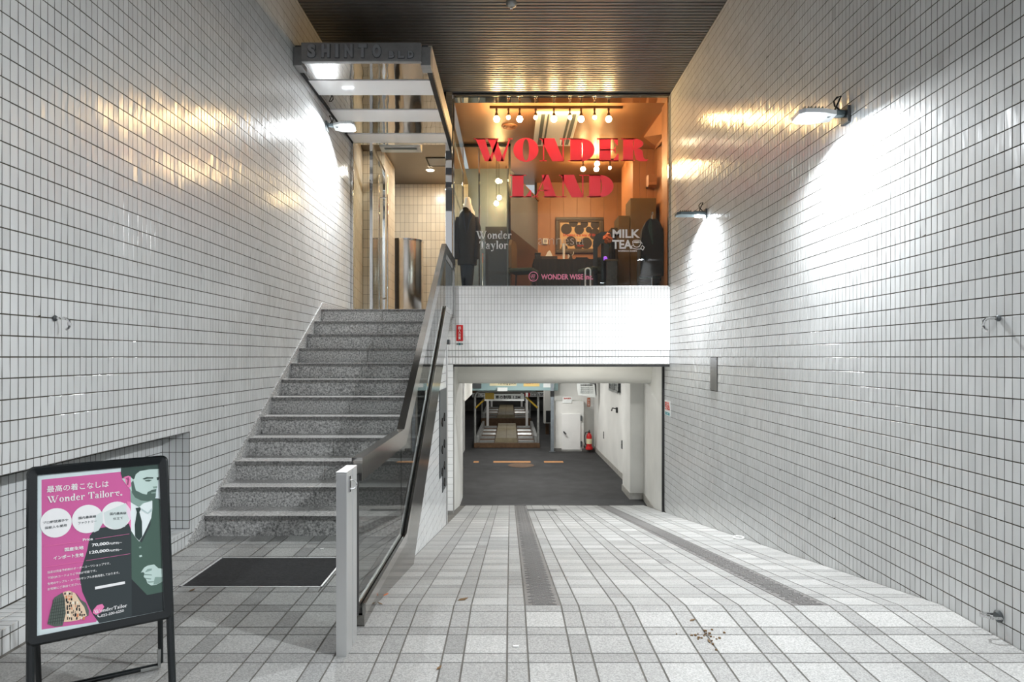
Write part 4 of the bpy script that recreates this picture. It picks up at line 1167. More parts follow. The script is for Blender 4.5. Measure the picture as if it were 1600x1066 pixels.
obj('raised_arm', MB().tube([(fx_ - .015, 11.8, TZ + .1), (fx_ - .05, 11.8, TZ + .05), (fx_ - .045, 11.8, TZ + .12)], .012, 6), M['cream'], t, smooth=True)
obj('raised_arm', MB().tube([(fx_ + .015, 11.8, TZ + .1), (fx_ + .045, 11.8, TZ + .13), (fx_ + .05, 11.8, TZ + .17)], .01, 6), M['cream'], t, smooth=True)
t = thing('folded_clothes', 'low pile of dark folded clothes on the shop table beside the figurine', 'clothes', (on_table(908), 11.85, TZ))
for i, m_ in enumerate(('black', 'navy', 'black')):
    obj('folded_garment', MB().bbox(on_table(897, 11.85) + .01 * i, on_table(920, 11.85) - .02 * i, 11.7, 12.0, TZ + .008 + .016 * i, TZ + .023 + .016 * i, .006), M[m_], t)

def chair(name, label, x, y, rz, back_top, coat=False):
    t = thing(name, label, 'chair', (x, y, SZ))
    def loc(mb):
        return mb.xf(Matrix.Translation((x, y, SZ)) @ Matrix.Rotation(rz, 4, 'Z'))
    obj('seat', loc(MB().bbox(-.22, .22, -.22, .22, .42, .49, .02)), M['green_cloth'], t)
    bk = [(-.19, .5), (.19, .5), (.2, back_top - .12), (.14, back_top - .02), (-.14, back_top - .02), (-.2, back_top - .12)]
    obj('backrest', loc(MB().prism(bk, .17, .22, 'y')), M['olive'], t)
    for sx in (-1, 1):
        for sy in (-1, 1):
            obj('leg', loc(MB().tube([(sx * .18, sy * .18, .42), (sx * .2, sy * .2, 0)], [.018, .012], 8)), M['brown_wood'], t, smooth=True)
    if coat:
        c = [(-.24, .12), (.24, .12), (.25, back_top - .1), (.18, back_top + .0), (0, back_top + .025), (-.18, back_top + .0), (-.25, back_top - .1)]
        return t, loc(MB().prism(c, .13, .25, 'y'))
    return t, None
chair('upholstered_chair', 'olive upholstered chair seen from its side left of the shop table', PX(818, 11.3), 11.3, math.radians(75), 1.02)
ct, cb = chair('upholstered_chair', 'chair with a dark coat draped over its back right of the shop table', PX(930, 11.2), 11.2, math.radians(-62), 1.12, True)
co = obj('draped_coat', cb, M['navy']); tag(co, 'dark coat draped over the chair back right of the shop table', 'coat')

t = thing('arch_stand', 'white hairpin shaped stand just behind the shop glass', 'display stand', (PX(918, 9.75), 9.75, SZ))
x0, x1 = PX(914.5, 9.75), PX(922.5, 9.75)
zt = PZ(423, 9.75)
mb = MB().tube([(x0, 9.75, SZ + .01), (x0, 9.75, zt)] + [((x0 + x1) / 2 - (x1 - x0) / 2 * math.cos(q), 9.75, zt + (x1 - x0) / 2 * math.sin(q)) for q in [math.pi * i / 8 for i in range(1, 8)]] + [(x1, 9.75, zt), (x1, 9.75, SZ + .01)], .012, 10)
obj('bent_tube', mb, M['white'], t, smooth=True)
obj('foot_plate', MB().box(x0 - .03, x1 + .03, 9.71, 9.79, SZ + .001, SZ + .012), M['white'], t)

t = thing('glass_counter', 'dark display counter with a glass end panel below the flowers', 'counter', (1.78, 11.0, SZ))
obj('cabinet', MB().bbox(PX(945, 10.3), PX(962, 10.3), 10.15, 10.55, SZ, 2.90, .006), M['brown_wood'], t)
obj('worktop', MB().bbox(PX(943, 10.3), PX(963, 10.3), 10.13, 10.57, 2.90, 2.93, .004), M['olive'], t)
obj('glass_end', MB().bbox(PX(937, 10.3), PX(941, 10.3), 10.15, 10.55, SZ, PZ(383, 10.3), .002), M['seal_glass'], t)
t = thing('flower_vase', 'dark vase of orange flowers on the counter beside the coat', 'vase', (PX(953, 10.35), 10.35, 2.93))
vx = PX(954.5, 10.35)
obj('vase', MB().lathe([(.035, 2.931), (.04, 2.97), (.042, 3.12), (.035, 3.15)], (vx, 10.35, 0), 14), M['ink'], t, smooth=True)
for i in range(9):
    q = random.random() * 6.28; r = random.random() * .06
    fx2, fz2 = vx - .04 + r * math.cos(q), 3.24 + random.random() * .12
    obj('stem', MB().tube([(vx, 10.35, 3.13), (fx2, 10.33, fz2)], .003, 5), M['leaf_green'], t)
    bm = bmesh.new(); bmesh.ops.create_icosphere(bm, subdivisions=1, radius=.03 + random.random() * .015)
    for v in bm.verts: v.co = v.co * (.8 + random.random() * .4) + Vector((fx2, 10.33 + random.random() * .05, fz2))
    obj('flower_head', MB().bm(bm), M['flower'], t)
t = thing('purple_lamp', 'tiny glowing purple lamp beside the flower vase', 'lamp', (PX(946, 10.35), 10.35, 2.93))
obj('glow_body', MB().lathe([(.03, 2.935), (.035, 2.97), (.025, 3.0), (.008, 3.01)], (PX(945.8, 10.35), 10.35, 0), 12), M['purple'], t, smooth=True)
obj('foot', MB().lathe([(.035, 2.9305), (.035, 2.938), (.03, 2.94)], (PX(945.8, 10.35), 10.35, 0), 12), M['ink'], t, smooth=True)

t = thing('stacked_cabinet', 'tall olive brown cabinet block against the shop column', 'cabinet', (2.37, 11.6, SZ))
obj('body', MB().bbox(2.16, 2.62, 11.48, 11.97, SZ, PZ(310, 11.5), .006), M['olive'], t)
obj('plinth', MB().box(2.17, 2.61, 11.49, 11.5, SZ, SZ + .08), M['shop_dark'], t)
t = thing('stacked_cabinet', 'lower olive brown cabinet step left of the tall one', 'cabinet', (2.05, 11.6, SZ))
obj('body', MB().bbox(1.95, 2.15, 11.5, 12.0, SZ, PZ(337, 11.5), .006), M['olive'], t)
obj('side_board', MB().bbox(1.83, 1.945, 11.6, 12.0, SZ, PZ(354, 11.5), .006), M['brown_wood'], t)

# mannequin in a dark suit
mx_, my_ = PX(730, 10.3), 10.3
t = thing('tailor_mannequin', 'headless white mannequin on a chrome pole in the left end of the shop window', 'mannequin', (mx_, my_, SZ))
def ell(rings, n=20):
    """stack of elliptical sections (z, half width, half depth, x shift)"""
    vs = []; fs = []
    for (z, a_, b_, sx) in rings:
        for k in range(n):
            q = 2 * math.pi * k / n
            vs.append((mx_ + sx + a_ * math.cos(q), my_ + b_ * math.sin(q), z))
    for i in range(len(rings) - 1):
        for k in range(n):
            fs.append((i * n + k, i * n + (k + 1) % n, (i + 1) * n + (k + 1) % n, (i + 1) * n + k))
    fs += [tuple(range(n - 1, -1, -1)), tuple(range((len(rings) - 1) * n, len(rings) * n))]
    return MB().add(vs, fs)
obj('torso', ell([(2.95, .13, .09, 0), (3.2, .12, .09, 0), (3.5, .14, .10, 0), (3.72, .12, .08, 0), (3.80, .06, .06, .01), (3.92, .05, .05, .01), (3.95, .03, .03, .01)]), M['white'], t, smooth=True)
obj('pole', MB().tube([(mx_, my_, SZ + .02), (mx_, my_, 2.96)], .014, 10), M['chrome'], t, smooth=True)
obj('base_plate', MB().lathe([(.14, SZ + .001), (.14, SZ + .012), (.03, SZ + .02)], (mx_, my_, 0), 24), M['chrome'], t, smooth=True)
jk = obj('suit_jacket', ell([(2.86, .155, .12, 0), (3.0, .165, .125, 0), (3.25, .155, .12, 0), (3.5, .16, .125, 0), (3.62, .145, .11, 0), (3.72, .10, .085, -.005), (3.78, .07, .07, 0)]), M['black'], t, smooth=True)
for sx in (-1, 1):
    sl = [(mx_ + sx * .13, my_, 3.62), (mx_ + sx * .17, my_ - .01, 3.45), (mx_ + sx * .165, my_ - .04, 3.2), (mx_ + sx * .15, my_ - .06, 2.95)]
    obj('sleeve', MB().tube(sl, [.05, .055, .05, .045], 10), M['black'], jk, smooth=True)
    obj('lapel', MB().prism([(mx_ + sx * .05, 3.74), (mx_ + sx * .09, 3.62), (mx_ + sx * .06, 3.55), (mx_ + sx * .005, 3.32)], my_ - .135, my_ - .118, 'y'), M['navy'], jk)
obj('shirt_collar', ell([(3.74, .085, .075, .005), (3.80, .075, .07, .01), (3.83, .062, .062, .01)]), M['white'], t, smooth=True)
obj('trousers', ell([(2.5, .085, .07, 0), (2.75, .11, .085, 0), (2.9, .12, .09, 0)]), M['navy'], t, smooth=True)

# garment rack at the right end of the window
ra, rb = Vector((2.19, 9.84, 0)), Vector((2.46, 11.42, 0))
rl = lambda k: ra + (rb - ra) * k
RZ = 3.60
t = thing('garment_rack', 'chrome garment rack at the right end of the shop window', 'clothes rack', (2.3, 10.6, SZ))
obj('rail', MB().tube([(*rl(0).xy, RZ), (*rl(1).xy, RZ)], .012, 8), M['chrome'], t, smooth=True)
for k in (.1, .9):
    p = rl(k)
    obj('upright', MB().tube([(p.x, p.y, SZ + .03), (p.x, p.y, RZ + .01)], .012, 8), M['chrome'], t, smooth=True)
    obj('foot', MB().tube([(p.x - .16, p.y, SZ + .02), (p.x + .15, p.y, SZ + .02)], .014, 8), M['chrome'], t, smooth=True)
cloths = ['black', 'navy', 'green_cloth', 'black', 'navy', 'black', 'green_cloth', 'black', 'navy', 'black']
names_ = ('frontmost', 'second', 'third', 'fourth', 'fifth', 'sixth', 'seventh', 'eighth', 'ninth', 'hindmost')
for i, m_ in enumerate(cloths):
    p = rl(.05 + .1 * i); x, y = p.x, p.y
    w_ = .16 + .012 * math.sin(i * 2.1)
    t = thing('hanging_jacket', names_[i] + ' dark jacket from the glass on the rack in the shop window', 'jacket', (x, y, RZ - .04), 'jackets on the shop rack')
    e = RZ - 3.74
    sh = [(-w_ - .035, SZ + .2), (-w_ - .03, 3.25 + e), (-w_ + .0, 3.5 + e), (-w_ + .05, 3.6 + e), (-.05, 3.66 + e), (0, 3.645 + e), (.05, 3.66 + e), (w_ - .05, 3.6 + e), (w_ - .005, 3.5 + e), (w_, 3.25 + e), (w_, SZ + .2)]
    obj('jacket_body', MB().prism([(x + q[0], q[1]) for q in sh], y - .045, y + .045, 'y'), M[m_], t)
    obj('lapel', MB().prism([(x - .05, 3.65 + e), (x - .075, 3.52 + e), (x - .01, 3.25 + e), (x + .005, 3.27 + e), (x - .02, 3.62 + e)], y - .05, y - .045, 'y'), M['green_cloth' if m_ != 'green_cloth' else 'black'], t)
    obj('hanger', MB().tube([(x, y, 3.65 + e), (x, y, 3.71 + e), (x + .015, y, 3.73 + e), (x, y, 3.756 + e), (x - .013, y, 3.745 + e)], .004, 5), M['chrome'], t, smooth=True)

# ------------------------------------------------------------ garage
YB = 18.4
struct('floor_garage', MB().box(-3.2, 5.0, 11.5, 35.0, ZG - .2, ZG), M['asphalt'])
struct('ceiling_garage', MB().box(-3.2, 5.0, YF + .16, 35.0, 1.46, 1.56), M['cream'])
wr = struct('wall_garage_right', MB().prism([(2.385, 10.03), (2.50, 12.0), (2.75, 12.0), (2.75, 10.03)], -1.4, 1.46, 'z')
            .prism([(2.25, 12.0), (2.75, 12.0), (2.75, 12.8), (2.25, 12.8)], -1.4, 1.46, 'z')
            .prism([(2.47, 12.8), (2.41, YB), (2.75, YB), (2.75, 12.8)], -1.4, 1.46, 'z'), M['cream_wall'])
struct('baseboard_right', MB().prism([(2.372, 10.04), (2.485, 11.99), (2.235, 11.985), (2.235, 12.82), (2.455, 12.82), (2.395, YB), (2.42, YB), (2.49, 12.79), (2.27, 12.79), (2.27, 12.01), (2.51, 12.01), (2.40, 10.04)], ZG, ZG + .12, 'z'), mat('skirting_grey', (158, 156, 150), .7, noise=.15))
wlg = struct('wall_garage_left', MB().box(-1.55, -1.30, 12.3, YB, -1.4, .62).box(-1.0, -.9, YF + .2, 12.3, -1.4, 1.46).box(-1.6, -.9, 12.2, 12.3, -1.4, 1.46), M['cream_wall'])
arc = [(11.0, 1.46), (11.0, 1.15), (11.04, 1.02), (11.13, .94), (11.26, .915), (11.5, .91), (11.6, .95), (11.6, 1.46)]
struct('trim_5', MB().prism(arc, -1.2, 2.52, 'x'), M['cream'], smooth=True)
struct('wall_garage_back', MB().box(-3.2, 5.0, 33.6, 33.8, ZG, 1.46).box(-3.2, -3.1, 12.3, 33.6, ZG, 1.46).box(4.4, 4.5, YB, 33.6, ZG, 1.46)
       .box(-3.1, 4.4, 31.6, 33.6, ZG, ZG + .55), M['concrete'])
# cream closet block, its door, and the wall strip to the right
cl = struct('wall_closet', MB().box(PX(868, 18.1), PX(912, 18.1), 18.1, 19.4, ZG, PZ(627, 18.1)), M['cream_wall'])
struct('wall_garage_end', MB().box(PX(868, 18.1), 2.46, 18.5, 19.4, PZ(627, 18.1), 1.46).box(PX(912, 18.1) + .002, 2.46, 18.5, 19.4, ZG, PZ(627, 18.1)), M['cream_wall'])
obj('kerb', MB().box(PX(866, 18.1), PX(877, 18.1), 18.03, 18.1, ZG, ZG + .09).box(PX(909, 18.1), PX(928, 18.1), 18.05, 18.5, ZG, ZG + .08), M['concrete'], cl)
d3 = struct('door_1', MB().bbox(PX(878, 18.05), PX(907, 18.05), 18.06, 18.1, ZG + .05, PZ(647, 18.05), .004), M['white'])
for z in (PZ(654, 18), PZ(694, 18)):
    obj('hinge', MB().box(PX(907, 18.05), PX(909.5, 18.05), 18.04, 18.1, z - .07, z + .07), M['grey_metal'], d3)
hx, hz = PX(881, 18.05), PZ(675, 18.05)
obj('lever_handle', MB().tube([(hx, 18.06, hz), (hx, 18.0, hz), (hx + .06, 18.0, hz - .06)], .02, 8), M['grey_metal'], d3, smooth=True)

def slab(nm, x0, x1, y0, y1, Y, m, parent, th=.02):
    return obj(nm, MB().box(PX(x0, Y), PX(x1, Y), Y, Y + th, PZ(y1, Y), PZ(y0, Y)), m, parent)
def ptext(txt, x0, x1, y0, y1, Y, m, parent, bold=.01, nm='lettering'):
    e = fit(text_mb(txt, 1, bold=bold, extrude=.001), PX(x0, Y), PX(x1, Y), PZ(y1, Y), PZ(y0, Y))
    return obj(nm, place(e, (0, Y - .002, 0), (1, 0, 0), (0, 0, 1)), m, parent)

# overhead sign box
Y = 18.2
t = thing('parking_signboard', 'pale teal signboard with yellow and white notices hanging over the car lift', 'sign', (PX(804, Y), Y, PZ(610, Y)))
obj('board', MB().bbox(PX(737, Y), PX(872, Y), Y, Y + .14, PZ(610.5, Y), 1.05, .01), M['teal_box'], t)
slab('control_box', 737, 752, 580, 607, Y - .05, M['grey_metal'], t, .05)
slab('notice', 765, 807, 588, 603, Y - .01, M['paper_cream'], t, .01)
slab('notice', 818, 843, 588, 604, Y - .01, M['paper_yellow'], t, .01)
slab('notice', 849, 866, 588, 605.5, Y - .01, M['paper'], t, .01)
ptext('駐車場をご利用の方へ', 767, 805, 591, 595.5, Y - .01, M['ink'], t)
ptext('Parking guide', 779, 806, 597.5, 602, Y - .01, M['ink'], t)
ptext('注意事項', 821, 840, 592, 600, Y - .01, M['orange_sticker'], t)
obj('lamp_box', MB().bbox(PX(777, Y), PX(793, Y), Y - .12, Y - .01, PZ(611, Y), PZ(605.5, Y), .008), M['paper'], t)
obj('hanger', MB().box(PX(760, Y), PX(763, Y), Y + .03, Y + .1, 1.05, 1.46).box(PX(850, Y), PX(853, Y), Y + .03, Y + .1, 1.05, 1.46), M['grey_metal'], t)

# two car lifts, one behind the other
def lift(name, label, y0, y1, x0, x1, zp, ztop, front):
    t = thing(name, label, 'car lift', ((x0 + x1) / 2, y0, ZG), 'car lifts in the garage')
    w = x1 - x0
    obj('front_sill', MB().bbox(x0 - .03, x1 + .05, y0 - .1, y0, ZG, zp + .02, .01), M['rust'], t)
    cx0, cx1 = x0 + w * .31, x1 - w * .32
    obj('centre_plate', MB().prism([(cx0, zp), (cx1, zp), (cx1 - .03, zp + .14), (cx0 + .03, zp + .14)], y0 + .15, y1, 'y'), M['lift_plate'], t)
    obj('plate_joint', MB().box((cx0 + cx1) / 2 - .006, (cx0 + cx1) / 2 + .006, y0 + .2, y1 - .02, zp + .139, zp + .144), M['rust'], t)
    for k, (a_, b_) in enumerate(((x0 + .1, cx0), (cx1, x1 - .1))):
        obj('wheel_track', MB().box(a_, b_, y0 + .05, y1, zp - .05, zp), M['rust'], t)
        n = 5
        for i in range(n):
            y = y0 + .1 + (y1 - y0 - .4) * i / (n - 1)
            obj('cross_rib', MB().prism([(y, zp), (y + .3, zp), (y + .22, zp + .05), (y + .06, zp + .05)], a_ + .02, b_ - .02, 'x'), M['galv'], t)
    for x in (x0 + .02, x1 - .1):
        obj('side_beam', MB().bbox(x, x + .09, y0 + .05, y1, zp - .06, zp + .22, .012), M['galv'], t)
    obj('under_frame', MB().box(x0, x1, y0, y1, ZG, zp - .05), M['rust'], t)
    r = .16
    pts = [(x0, y0 - .05, ZG), (x0, y0 - .05, ztop - r)] + [(x0 + r - r * math.cos(q), y0 - .05, ztop - r + r * math.sin(q)) for q in (.4, .8, 1.2, 1.57)]
    pts += [(x1 - r + r * math.sin(q), y0 - .05, ztop - r + r * math.cos(q)) for q in (0.0, .4, .8, 1.2, 1.57)] + [(x1, y0 - .05, ZG)]
    obj('front_hoop', MB().tube(pts, .038, 10), M['galv'], t, smooth=True)
    for x in (x0 + .22, x1 - .22):
        obj('rear_post', MB().bbox(x - .045, x + .045, y1 - .1, y1, ZG, ztop + .5, .01), M['white'], t)
    if front:
        for s_, x in ((1, x0), (-1, x1)):
            obj('arm', MB().tube([(x + s_ * .02, y0 - .1, ztop - .48), (x + s_ * .36, y0 - .12, ztop - .16)], .026, 8), M['yellow'], t, smooth=True)
    return t
lift('car_lift', 'nearer rusty car lift pallet with steel hoop frame and yellow arms', 18.9, 23.3, PX(742, 18.8), PX(841, 18.8), ZG + .12, PZ(612, 18.8), True)
lift('car_lift', 'farther car lift pallet behind the nearer one', 24.4, 29.6, PX(753, 24.4), PX(828, 24.4), ZG + .32, PZ(622, 24.4), False)
Y = 18.70
t = thing('height_limit_plate', 'white height limit plate across the lift hoop', 'sign', (PX(790, Y), Y, PZ(622, Y)))
slab('plate', 757, 819, 615.5, 626.5, Y, M['paper'], t)
ptext('車の制限 1.5M', 774, 813, 618, 623.5, Y, M['ink'], t, .03)
slab('yellow_patch', 758, 772, 614, 624, Y - .02, M['yellow'], t, .015)
Y = 24.2
t = thing('warning_banner', 'red and white warning strip on the beam behind the lift hoop', 'sign', (PX(850, Y), Y, PZ(617, Y)))
slab('strip', 738, 758, 614.5, 621, Y, M['paper'], t); slab('strip', 820, 858, 612.5, 620, Y, M['paper'], t)
ptext('注意して', 739, 757, 615.5, 620, Y, M['ink'], t); ptext('立入禁止', 829, 857, 614, 619, Y, M['ink'], t)
obj('red_disc', MB().lathe([(.05, 0), (.11, .0), (.11, .012), (.05, .012)], (PX(824, Y), Y - .014, PZ(616.5, Y)), 16, axis='y'), M['red'], t)
obj('carrier_beam', MB().box(PX(735, Y), PX(862, Y), Y + .02, Y + .1, PZ(614, Y), PZ(609, Y)), M['rust'], t)

Y = 17.9
t = thing('steel_post', 'blue grey steel post standing beside the cream closet', 'post', (PX(863, Y), Y, ZG))
obj('post', MB().bbox(PX(860.5, Y), PX(865.5, Y), Y, Y + .1, ZG, 1.46, .008), mat('post_paint', (122, 130, 136), .5, noise=.15, nscale=9), t)
obj('dark_band', MB().box(PX(860.2, Y), PX(865.8, Y), Y - .004, Y + .104, PZ(620, Y), PZ(611, Y)), M['gasket'], t)
obj('foot_plate', MB().box(PX(858, Y), PX(868, Y), Y - .06, Y + .16, ZG, ZG + .02), M['grey_metal'], t)
Y = 22.0
t = thing('control_pillar', 'pale cabinet pillar with a black panel behind the steel post', 'cabinet', (PX(855, Y), Y, ZG))
obj('body', MB().bbox(PX(850, Y), PX(861, Y), Y, Y + .4, PZ(662, Y), 1.3, .01), M['cream'], t)
obj('black_panel', MB().box(PX(853, Y), PX(861, Y), Y - .02, Y, PZ(660, Y), PZ(642, Y)), M['ink'], t)
obj('stem', MB().box(PX(853, Y), PX(858, Y), Y + .1, Y + .3, ZG, PZ(662, Y)), M['rust'], t)
t = thing('hanging_box', 'cream box fixed high on the left garage wall by the opening', 'cabinet', (PX(725, 14.5), 14.5, .4))
obj('body', MB().bbox(-1.3, PX(727, 14.0), 14.0, 16.6, PZ(627, 14.0), 1.4, .012), M['cream'], t)
obj('door_panel', MB().box(-1.28, PX(726, 14.0), 13.985, 14.0, PZ(625, 14.0), .9), M['white'], t)
t = thing('yellow_notice_board', 'ochre notice board just inside the garage at the upper left', 'notice', (PX(712, 13.2), 13.2, .8))
slab('board', 705, 716.5, 590, 610, 13.2, M['yellow'], t)
slab('backing', 704.5, 717, 589, 610.6, 13.22, M['brown_wood'], t)
t = thing('alarm_lamp', 'round red alarm lamp on a brown plate on the left garage wall', 'alarm lamp', (-1.3, 14.6, .0))
yA = 14.7
obj('plate', MB().bbox(-1.30, -1.285, yA - .18, yA + .1, PZ(668, yA), PZ(645, yA), .003), M['rust'], t)
obj('lens', MB().lathe([(.07, -1.285), (.075, -1.26), (.06, -1.215), (.02, -1.2)], (0, yA, PZ(652.5, yA)), 14, axis='x'), M['red'], t, smooth=True)

Y = 17.2
t = thing('rules_board', 'tilted white rules board hanging near the right garage wall', 'notice', P(916, 610, Y))
pl = [P(900.5, 596, Y), P(929, 601, Y), P(931, 621.5, Y), P(903.5, 617.5, Y)]
obj('board', MB().prism([(p[0], p[2]) for p in pl], Y, Y + .02, 'y'), M['paper'], t)
pl = [P(929, 601, Y), P(931.5, 597, Y), P(932, 617, Y), P(931, 621.5, Y)]
obj('side_edge', MB().prism([(p[0], p[2]) for p in pl], Y + .004, Y + .12, 'y'), M['gasket'], t)
obj('hanger_bar', MB().box(PX(902, Y), PX(930, Y), Y + .02, Y + .05, PZ(600, Y), PZ(596, Y) + .3), M['grey_metal'], t)
ptext('駐車場利用規則', 907, 926, 600.5, 603.5, Y, M['ink'], t)
for i in range(4):
    ptext('一 車両の出入りには十分注意してください', 906, 927, 605 + 2.7 * i, 606.8 + 2.7 * i, Y, M['ink_grey'], t, 0)
t = thing('closet_notice', 'pale paper notice taped above the closet door', 'notice', P(886, 625, 18.09))
slab('sheet', 879, 893.5, 620, 630, 18.48 - .4, M['paper'], t, .012)
ptext('開放厳禁', 881, 892, 621.5, 624, 18.078, M['red_text'], t, 0)
t = thing('extinguisher_sign', 'small orange sticker sign on the wall above the fire extinguisher', 'sign', P(920, 629, 18.4))
slab('sticker', 917.8, 922, 622, 635.5, 18.48, M['orange_sticker'], t)
ptext('消', 918.6, 921.2, 623.5, 627, 18.48, M['paper'], t); ptext('火', 918.6, 921.2, 627.5, 630.5, 18.48, M['paper'], t); ptext('器', 918.6, 921.2, 631, 634.5, 18.48, M['paper'], t)
ex, ey = PX(920.5, 17.95), 17.95
zb = PZ(699, ey)
t = thing('fire_extinguisher', 'red fire extinguisher with black hose beside the closet', 'fire extinguisher', (ex, ey, zb))
obj('cylinder', MB().lathe([(.05, zb), (.075, zb + .02), (.078, zb + .30), (.06, zb + .36), (.03, zb + .39), (.03, zb + .42)], (ex, ey, 0), 18), M['red'], t, smooth=True)
obj('label_band', MB().lathe([(.0785, zb + .10), (.0785, zb + .24)], (ex, ey, 0), 18), M['paper_cream'], t, smooth=True)
obj('valve_lever', MB().bbox(ex - .02, ex + .02, ey - .1, ey + .03, zb + .42, zb + .45, .005).box(ex - .01, ex + .01, ey - .12, ey + .02, zb + .47, zb + .485), M['ink'], t)
obj('hose', MB().tube([(ex - .02, ey, zb + .43), (ex - .1, ey - .02, zb + .42), (ex - .14, ey - .03, zb + .3), (ex - .12, ey - .04, zb + .12), (ex - .09, ey - .05, zb + .06)], .012, 6), M['ink'], t, smooth=True)
obj('stand', MB().lathe([(.10, ZG + .08), (.10, zb - .002), (.09, zb + .02)], (ex, ey, 0), 18), M['red'], t, smooth=True)
# small high window and fittings on the right wall
yW = 15.0
w4 = struct('window_4', MB().box(2.40, 2.46, 14.2, 15.5, PZ(612, 14.6), 1.3), M['seal_glass'])
for (p, q, r, s2) in ((14.2, 15.5, PZ(612, 14.6) - .02, PZ(612, 14.6) + .03), (14.2, 14.25, PZ(612, 14.6), 1.3), (15.45, 15.5, PZ(612, 14.6), 1.3), (14.8, 14.86, PZ(612, 14.6), 1.3), (15.1, 15.14, PZ(612, 14.6), 1.3)):
    obj('frame_bar', MB().box(2.385, 2.42, p, q, r, s2), M['galv'], w4)
t = thing('wall_hook', 'black wall fitting below the small window in the garage', 'hook', (2.43, 14.9, .1))
yy = 14.6; zz_ = PZ(641, yy)
obj('plate', MB().box(2.415, 2.46, yy - .04, yy + .04, zz_ - .06, zz_ + .06), M['ink'], t)
obj('prong', MB().tube([(2.42, yy, zz_ + .03), (2.33, yy - .02, zz_ + .05), (2.31, yy - .02, zz_ - .02)], .015, 6), M['ink'], t, smooth=True)
for y in (13.9, 16.6):
    t = thing('socket_cover', 'small grey cover plate low on the right garage wall, ' + ('nearer one' if y < 15 else 'farther one'), 'cover plate', (2.45, y, -.7))
    zc = PZ(695 if y < 15 else 680, y)
    obj('cover', MB().bbox(2.43 - .01, 2.47, y - .05, y + .05, zc - .09, zc + .09, .004), M['grey_metal'], t)
    obj('screw', MB().box(2.414, 2.421, y - .01, y + .01, zc - .01, zc + .01), M['ink'], t)
# floor marks, manhole
for (p, q, r) in ((740, 748, 722), (771, 829, 722), (850, 880, 722.5)):
    pass
yM = (H - ZG) / ((722 - CY) / F)
dash = obj('painted_dash', MB().box(PX(740, yM), PX(748, yM), yM - .11, yM + .11, ZG, ZG + .004).box(PX(771, yM), PX(829, yM), yM - .11, yM + .11, ZG, ZG + .004).box(PX(850, yM), PX(880, yM), yM - .11, yM + .11, ZG, ZG + .004), M['orange_mark'])
tag(dash, 'worn orange dashed line painted across the dark garage floor', 'floor marking')
yH = (H - ZG) / ((727.5 - CY) / F)
t = thing('manhole_cover', 'round rusty manhole cover in the dark garage floor', 'manhole cover', (PX(814, yH), yH, ZG))
obj('ring', MB().lathe([(.30, ZG + .001), (.32, ZG + .006), (.26, ZG + .006)], (PX(814, yH), yH, 0), 28), M['rust'], t, smooth=True)
obj('lid', MB().lathe([(.255, ZG + .001), (.25, ZG + .005), (.02, ZG + .005)], (PX(814, yH), yH, 0), 28), M['asphalt'], t)
st = struct('trim_6', MB().box(-.95, 2.2, 11.44, 11.52, ZG - .02, ZG + .014), M['gasket'])
# fluorescent battens behind the beam
for i, (y, x) in enumerate(((10.3, 1.2), (13.4, .6), (16.6, .5), (21.5, .2), (27.5, .2))):
    t = thing('tube_light', ('first', 'second', 'third', 'fourth', 'last')[i] + ' fluorescent batten from the entrance under the garage ceiling', 'tube light', (x, y, 1.46), 'fluorescent battens in the garage')
    obj('batten', MB().box(x - .65, x + .65, y - .04, y + .04, 1.40, 1.46), M['white'], t)
    obj('tube', MB().tube([(x - .6, y, 1.375), (x + .6, y, 1.375)], .016, 10), M['tube'], t, smooth=True)
    l = light('tube_area', 'AREA', (x, y, 1.35), (7, 56, 56, 30, 18)[i], (1, .99, .97), (0, 0, 0), 1.2, .08)

# ------------------------------------------------------------ wall fittings, signs
t = thing('red_sign', 'small red vertical sign with white characters on the facade tiles', 'sign', P(718.5, 521, YF))
slab('plate', 713, 723.5, 508, 533, YF - .012, M['red'], t, .01)
slab('border', 712.6, 723.9, 507.6, 533.4, YF - .008, M['paper'], t, .007)
for i, ch in enumerate('出入注意'):
    ptext(ch, 716, 720, 510 + 5.4 * i, 514.8 + 5.4 * i, YF - .012, M['paper'], t, .02)
t = thing('security_sticker', 'small black and teal sticker under the red sign', 'sticker', P(718, 537.5, YF))
slab('backing', 712.8, 723.8, 535.6, 539.6, YF - .004, M['paper'], t, .003)
ptext('SECOM', 713.2, 723.3, 536.3, 539, YF - .004, M['ink'], t, .04)
slab('teal_patch', 716.6, 719.6, 536, 539.3, YF - .0055, M['teal_print'], t, .001)
def wall_text(txt, yc, z0, z1, w, m, parent, bold=.02):
    e = fit(text_mb(txt, 1, bold=bold, extrude=.001), -w / 2, w / 2, z0, z1)
    return obj('lettering', place(e, (XR - .004, yc, 0), (0, -1, 0), (0, 0, 1)), m, parent)
t = thing('wall_sticker', 'red lettered sticker on the right tiled wall at the garage opening', 'sticker', (XR, 9.75, .5))
obj('backing', MB().box(XR - .003, XR - .0005, 9.58, 9.92, PZ(650, 9.75), PZ(626, 9.75)), M['paper'], t)
wall_text('引込', 9.75, PZ(641, 9.75), PZ(628, 9.75), .3, M['red_text'], t, .04)
wall_text('SECOM', 9.75, PZ(649, 9.75), PZ(644, 9.75), .28, M['teal_print'], t, .04)
t = thing('steel_wall_plate', 'brushed steel cover plate let into the right tiled wall', 'cover plate', (XR, 7.54, .98))
obj('plate', MB().bbox(XR - .004, XR + .004, 7.42, 7.67, .985, 1.375, .002), steel_mat('dull_steel', (150, 150, 150), .3), t)
obj('screw', MB().box(XR - .006, XR - .003, 7.44, 7.45, 1.35, 1.36).box(XR - .006, XR - .003, 7.64, 7.65, 1.0, 1.01), M['grey_metal'], t)
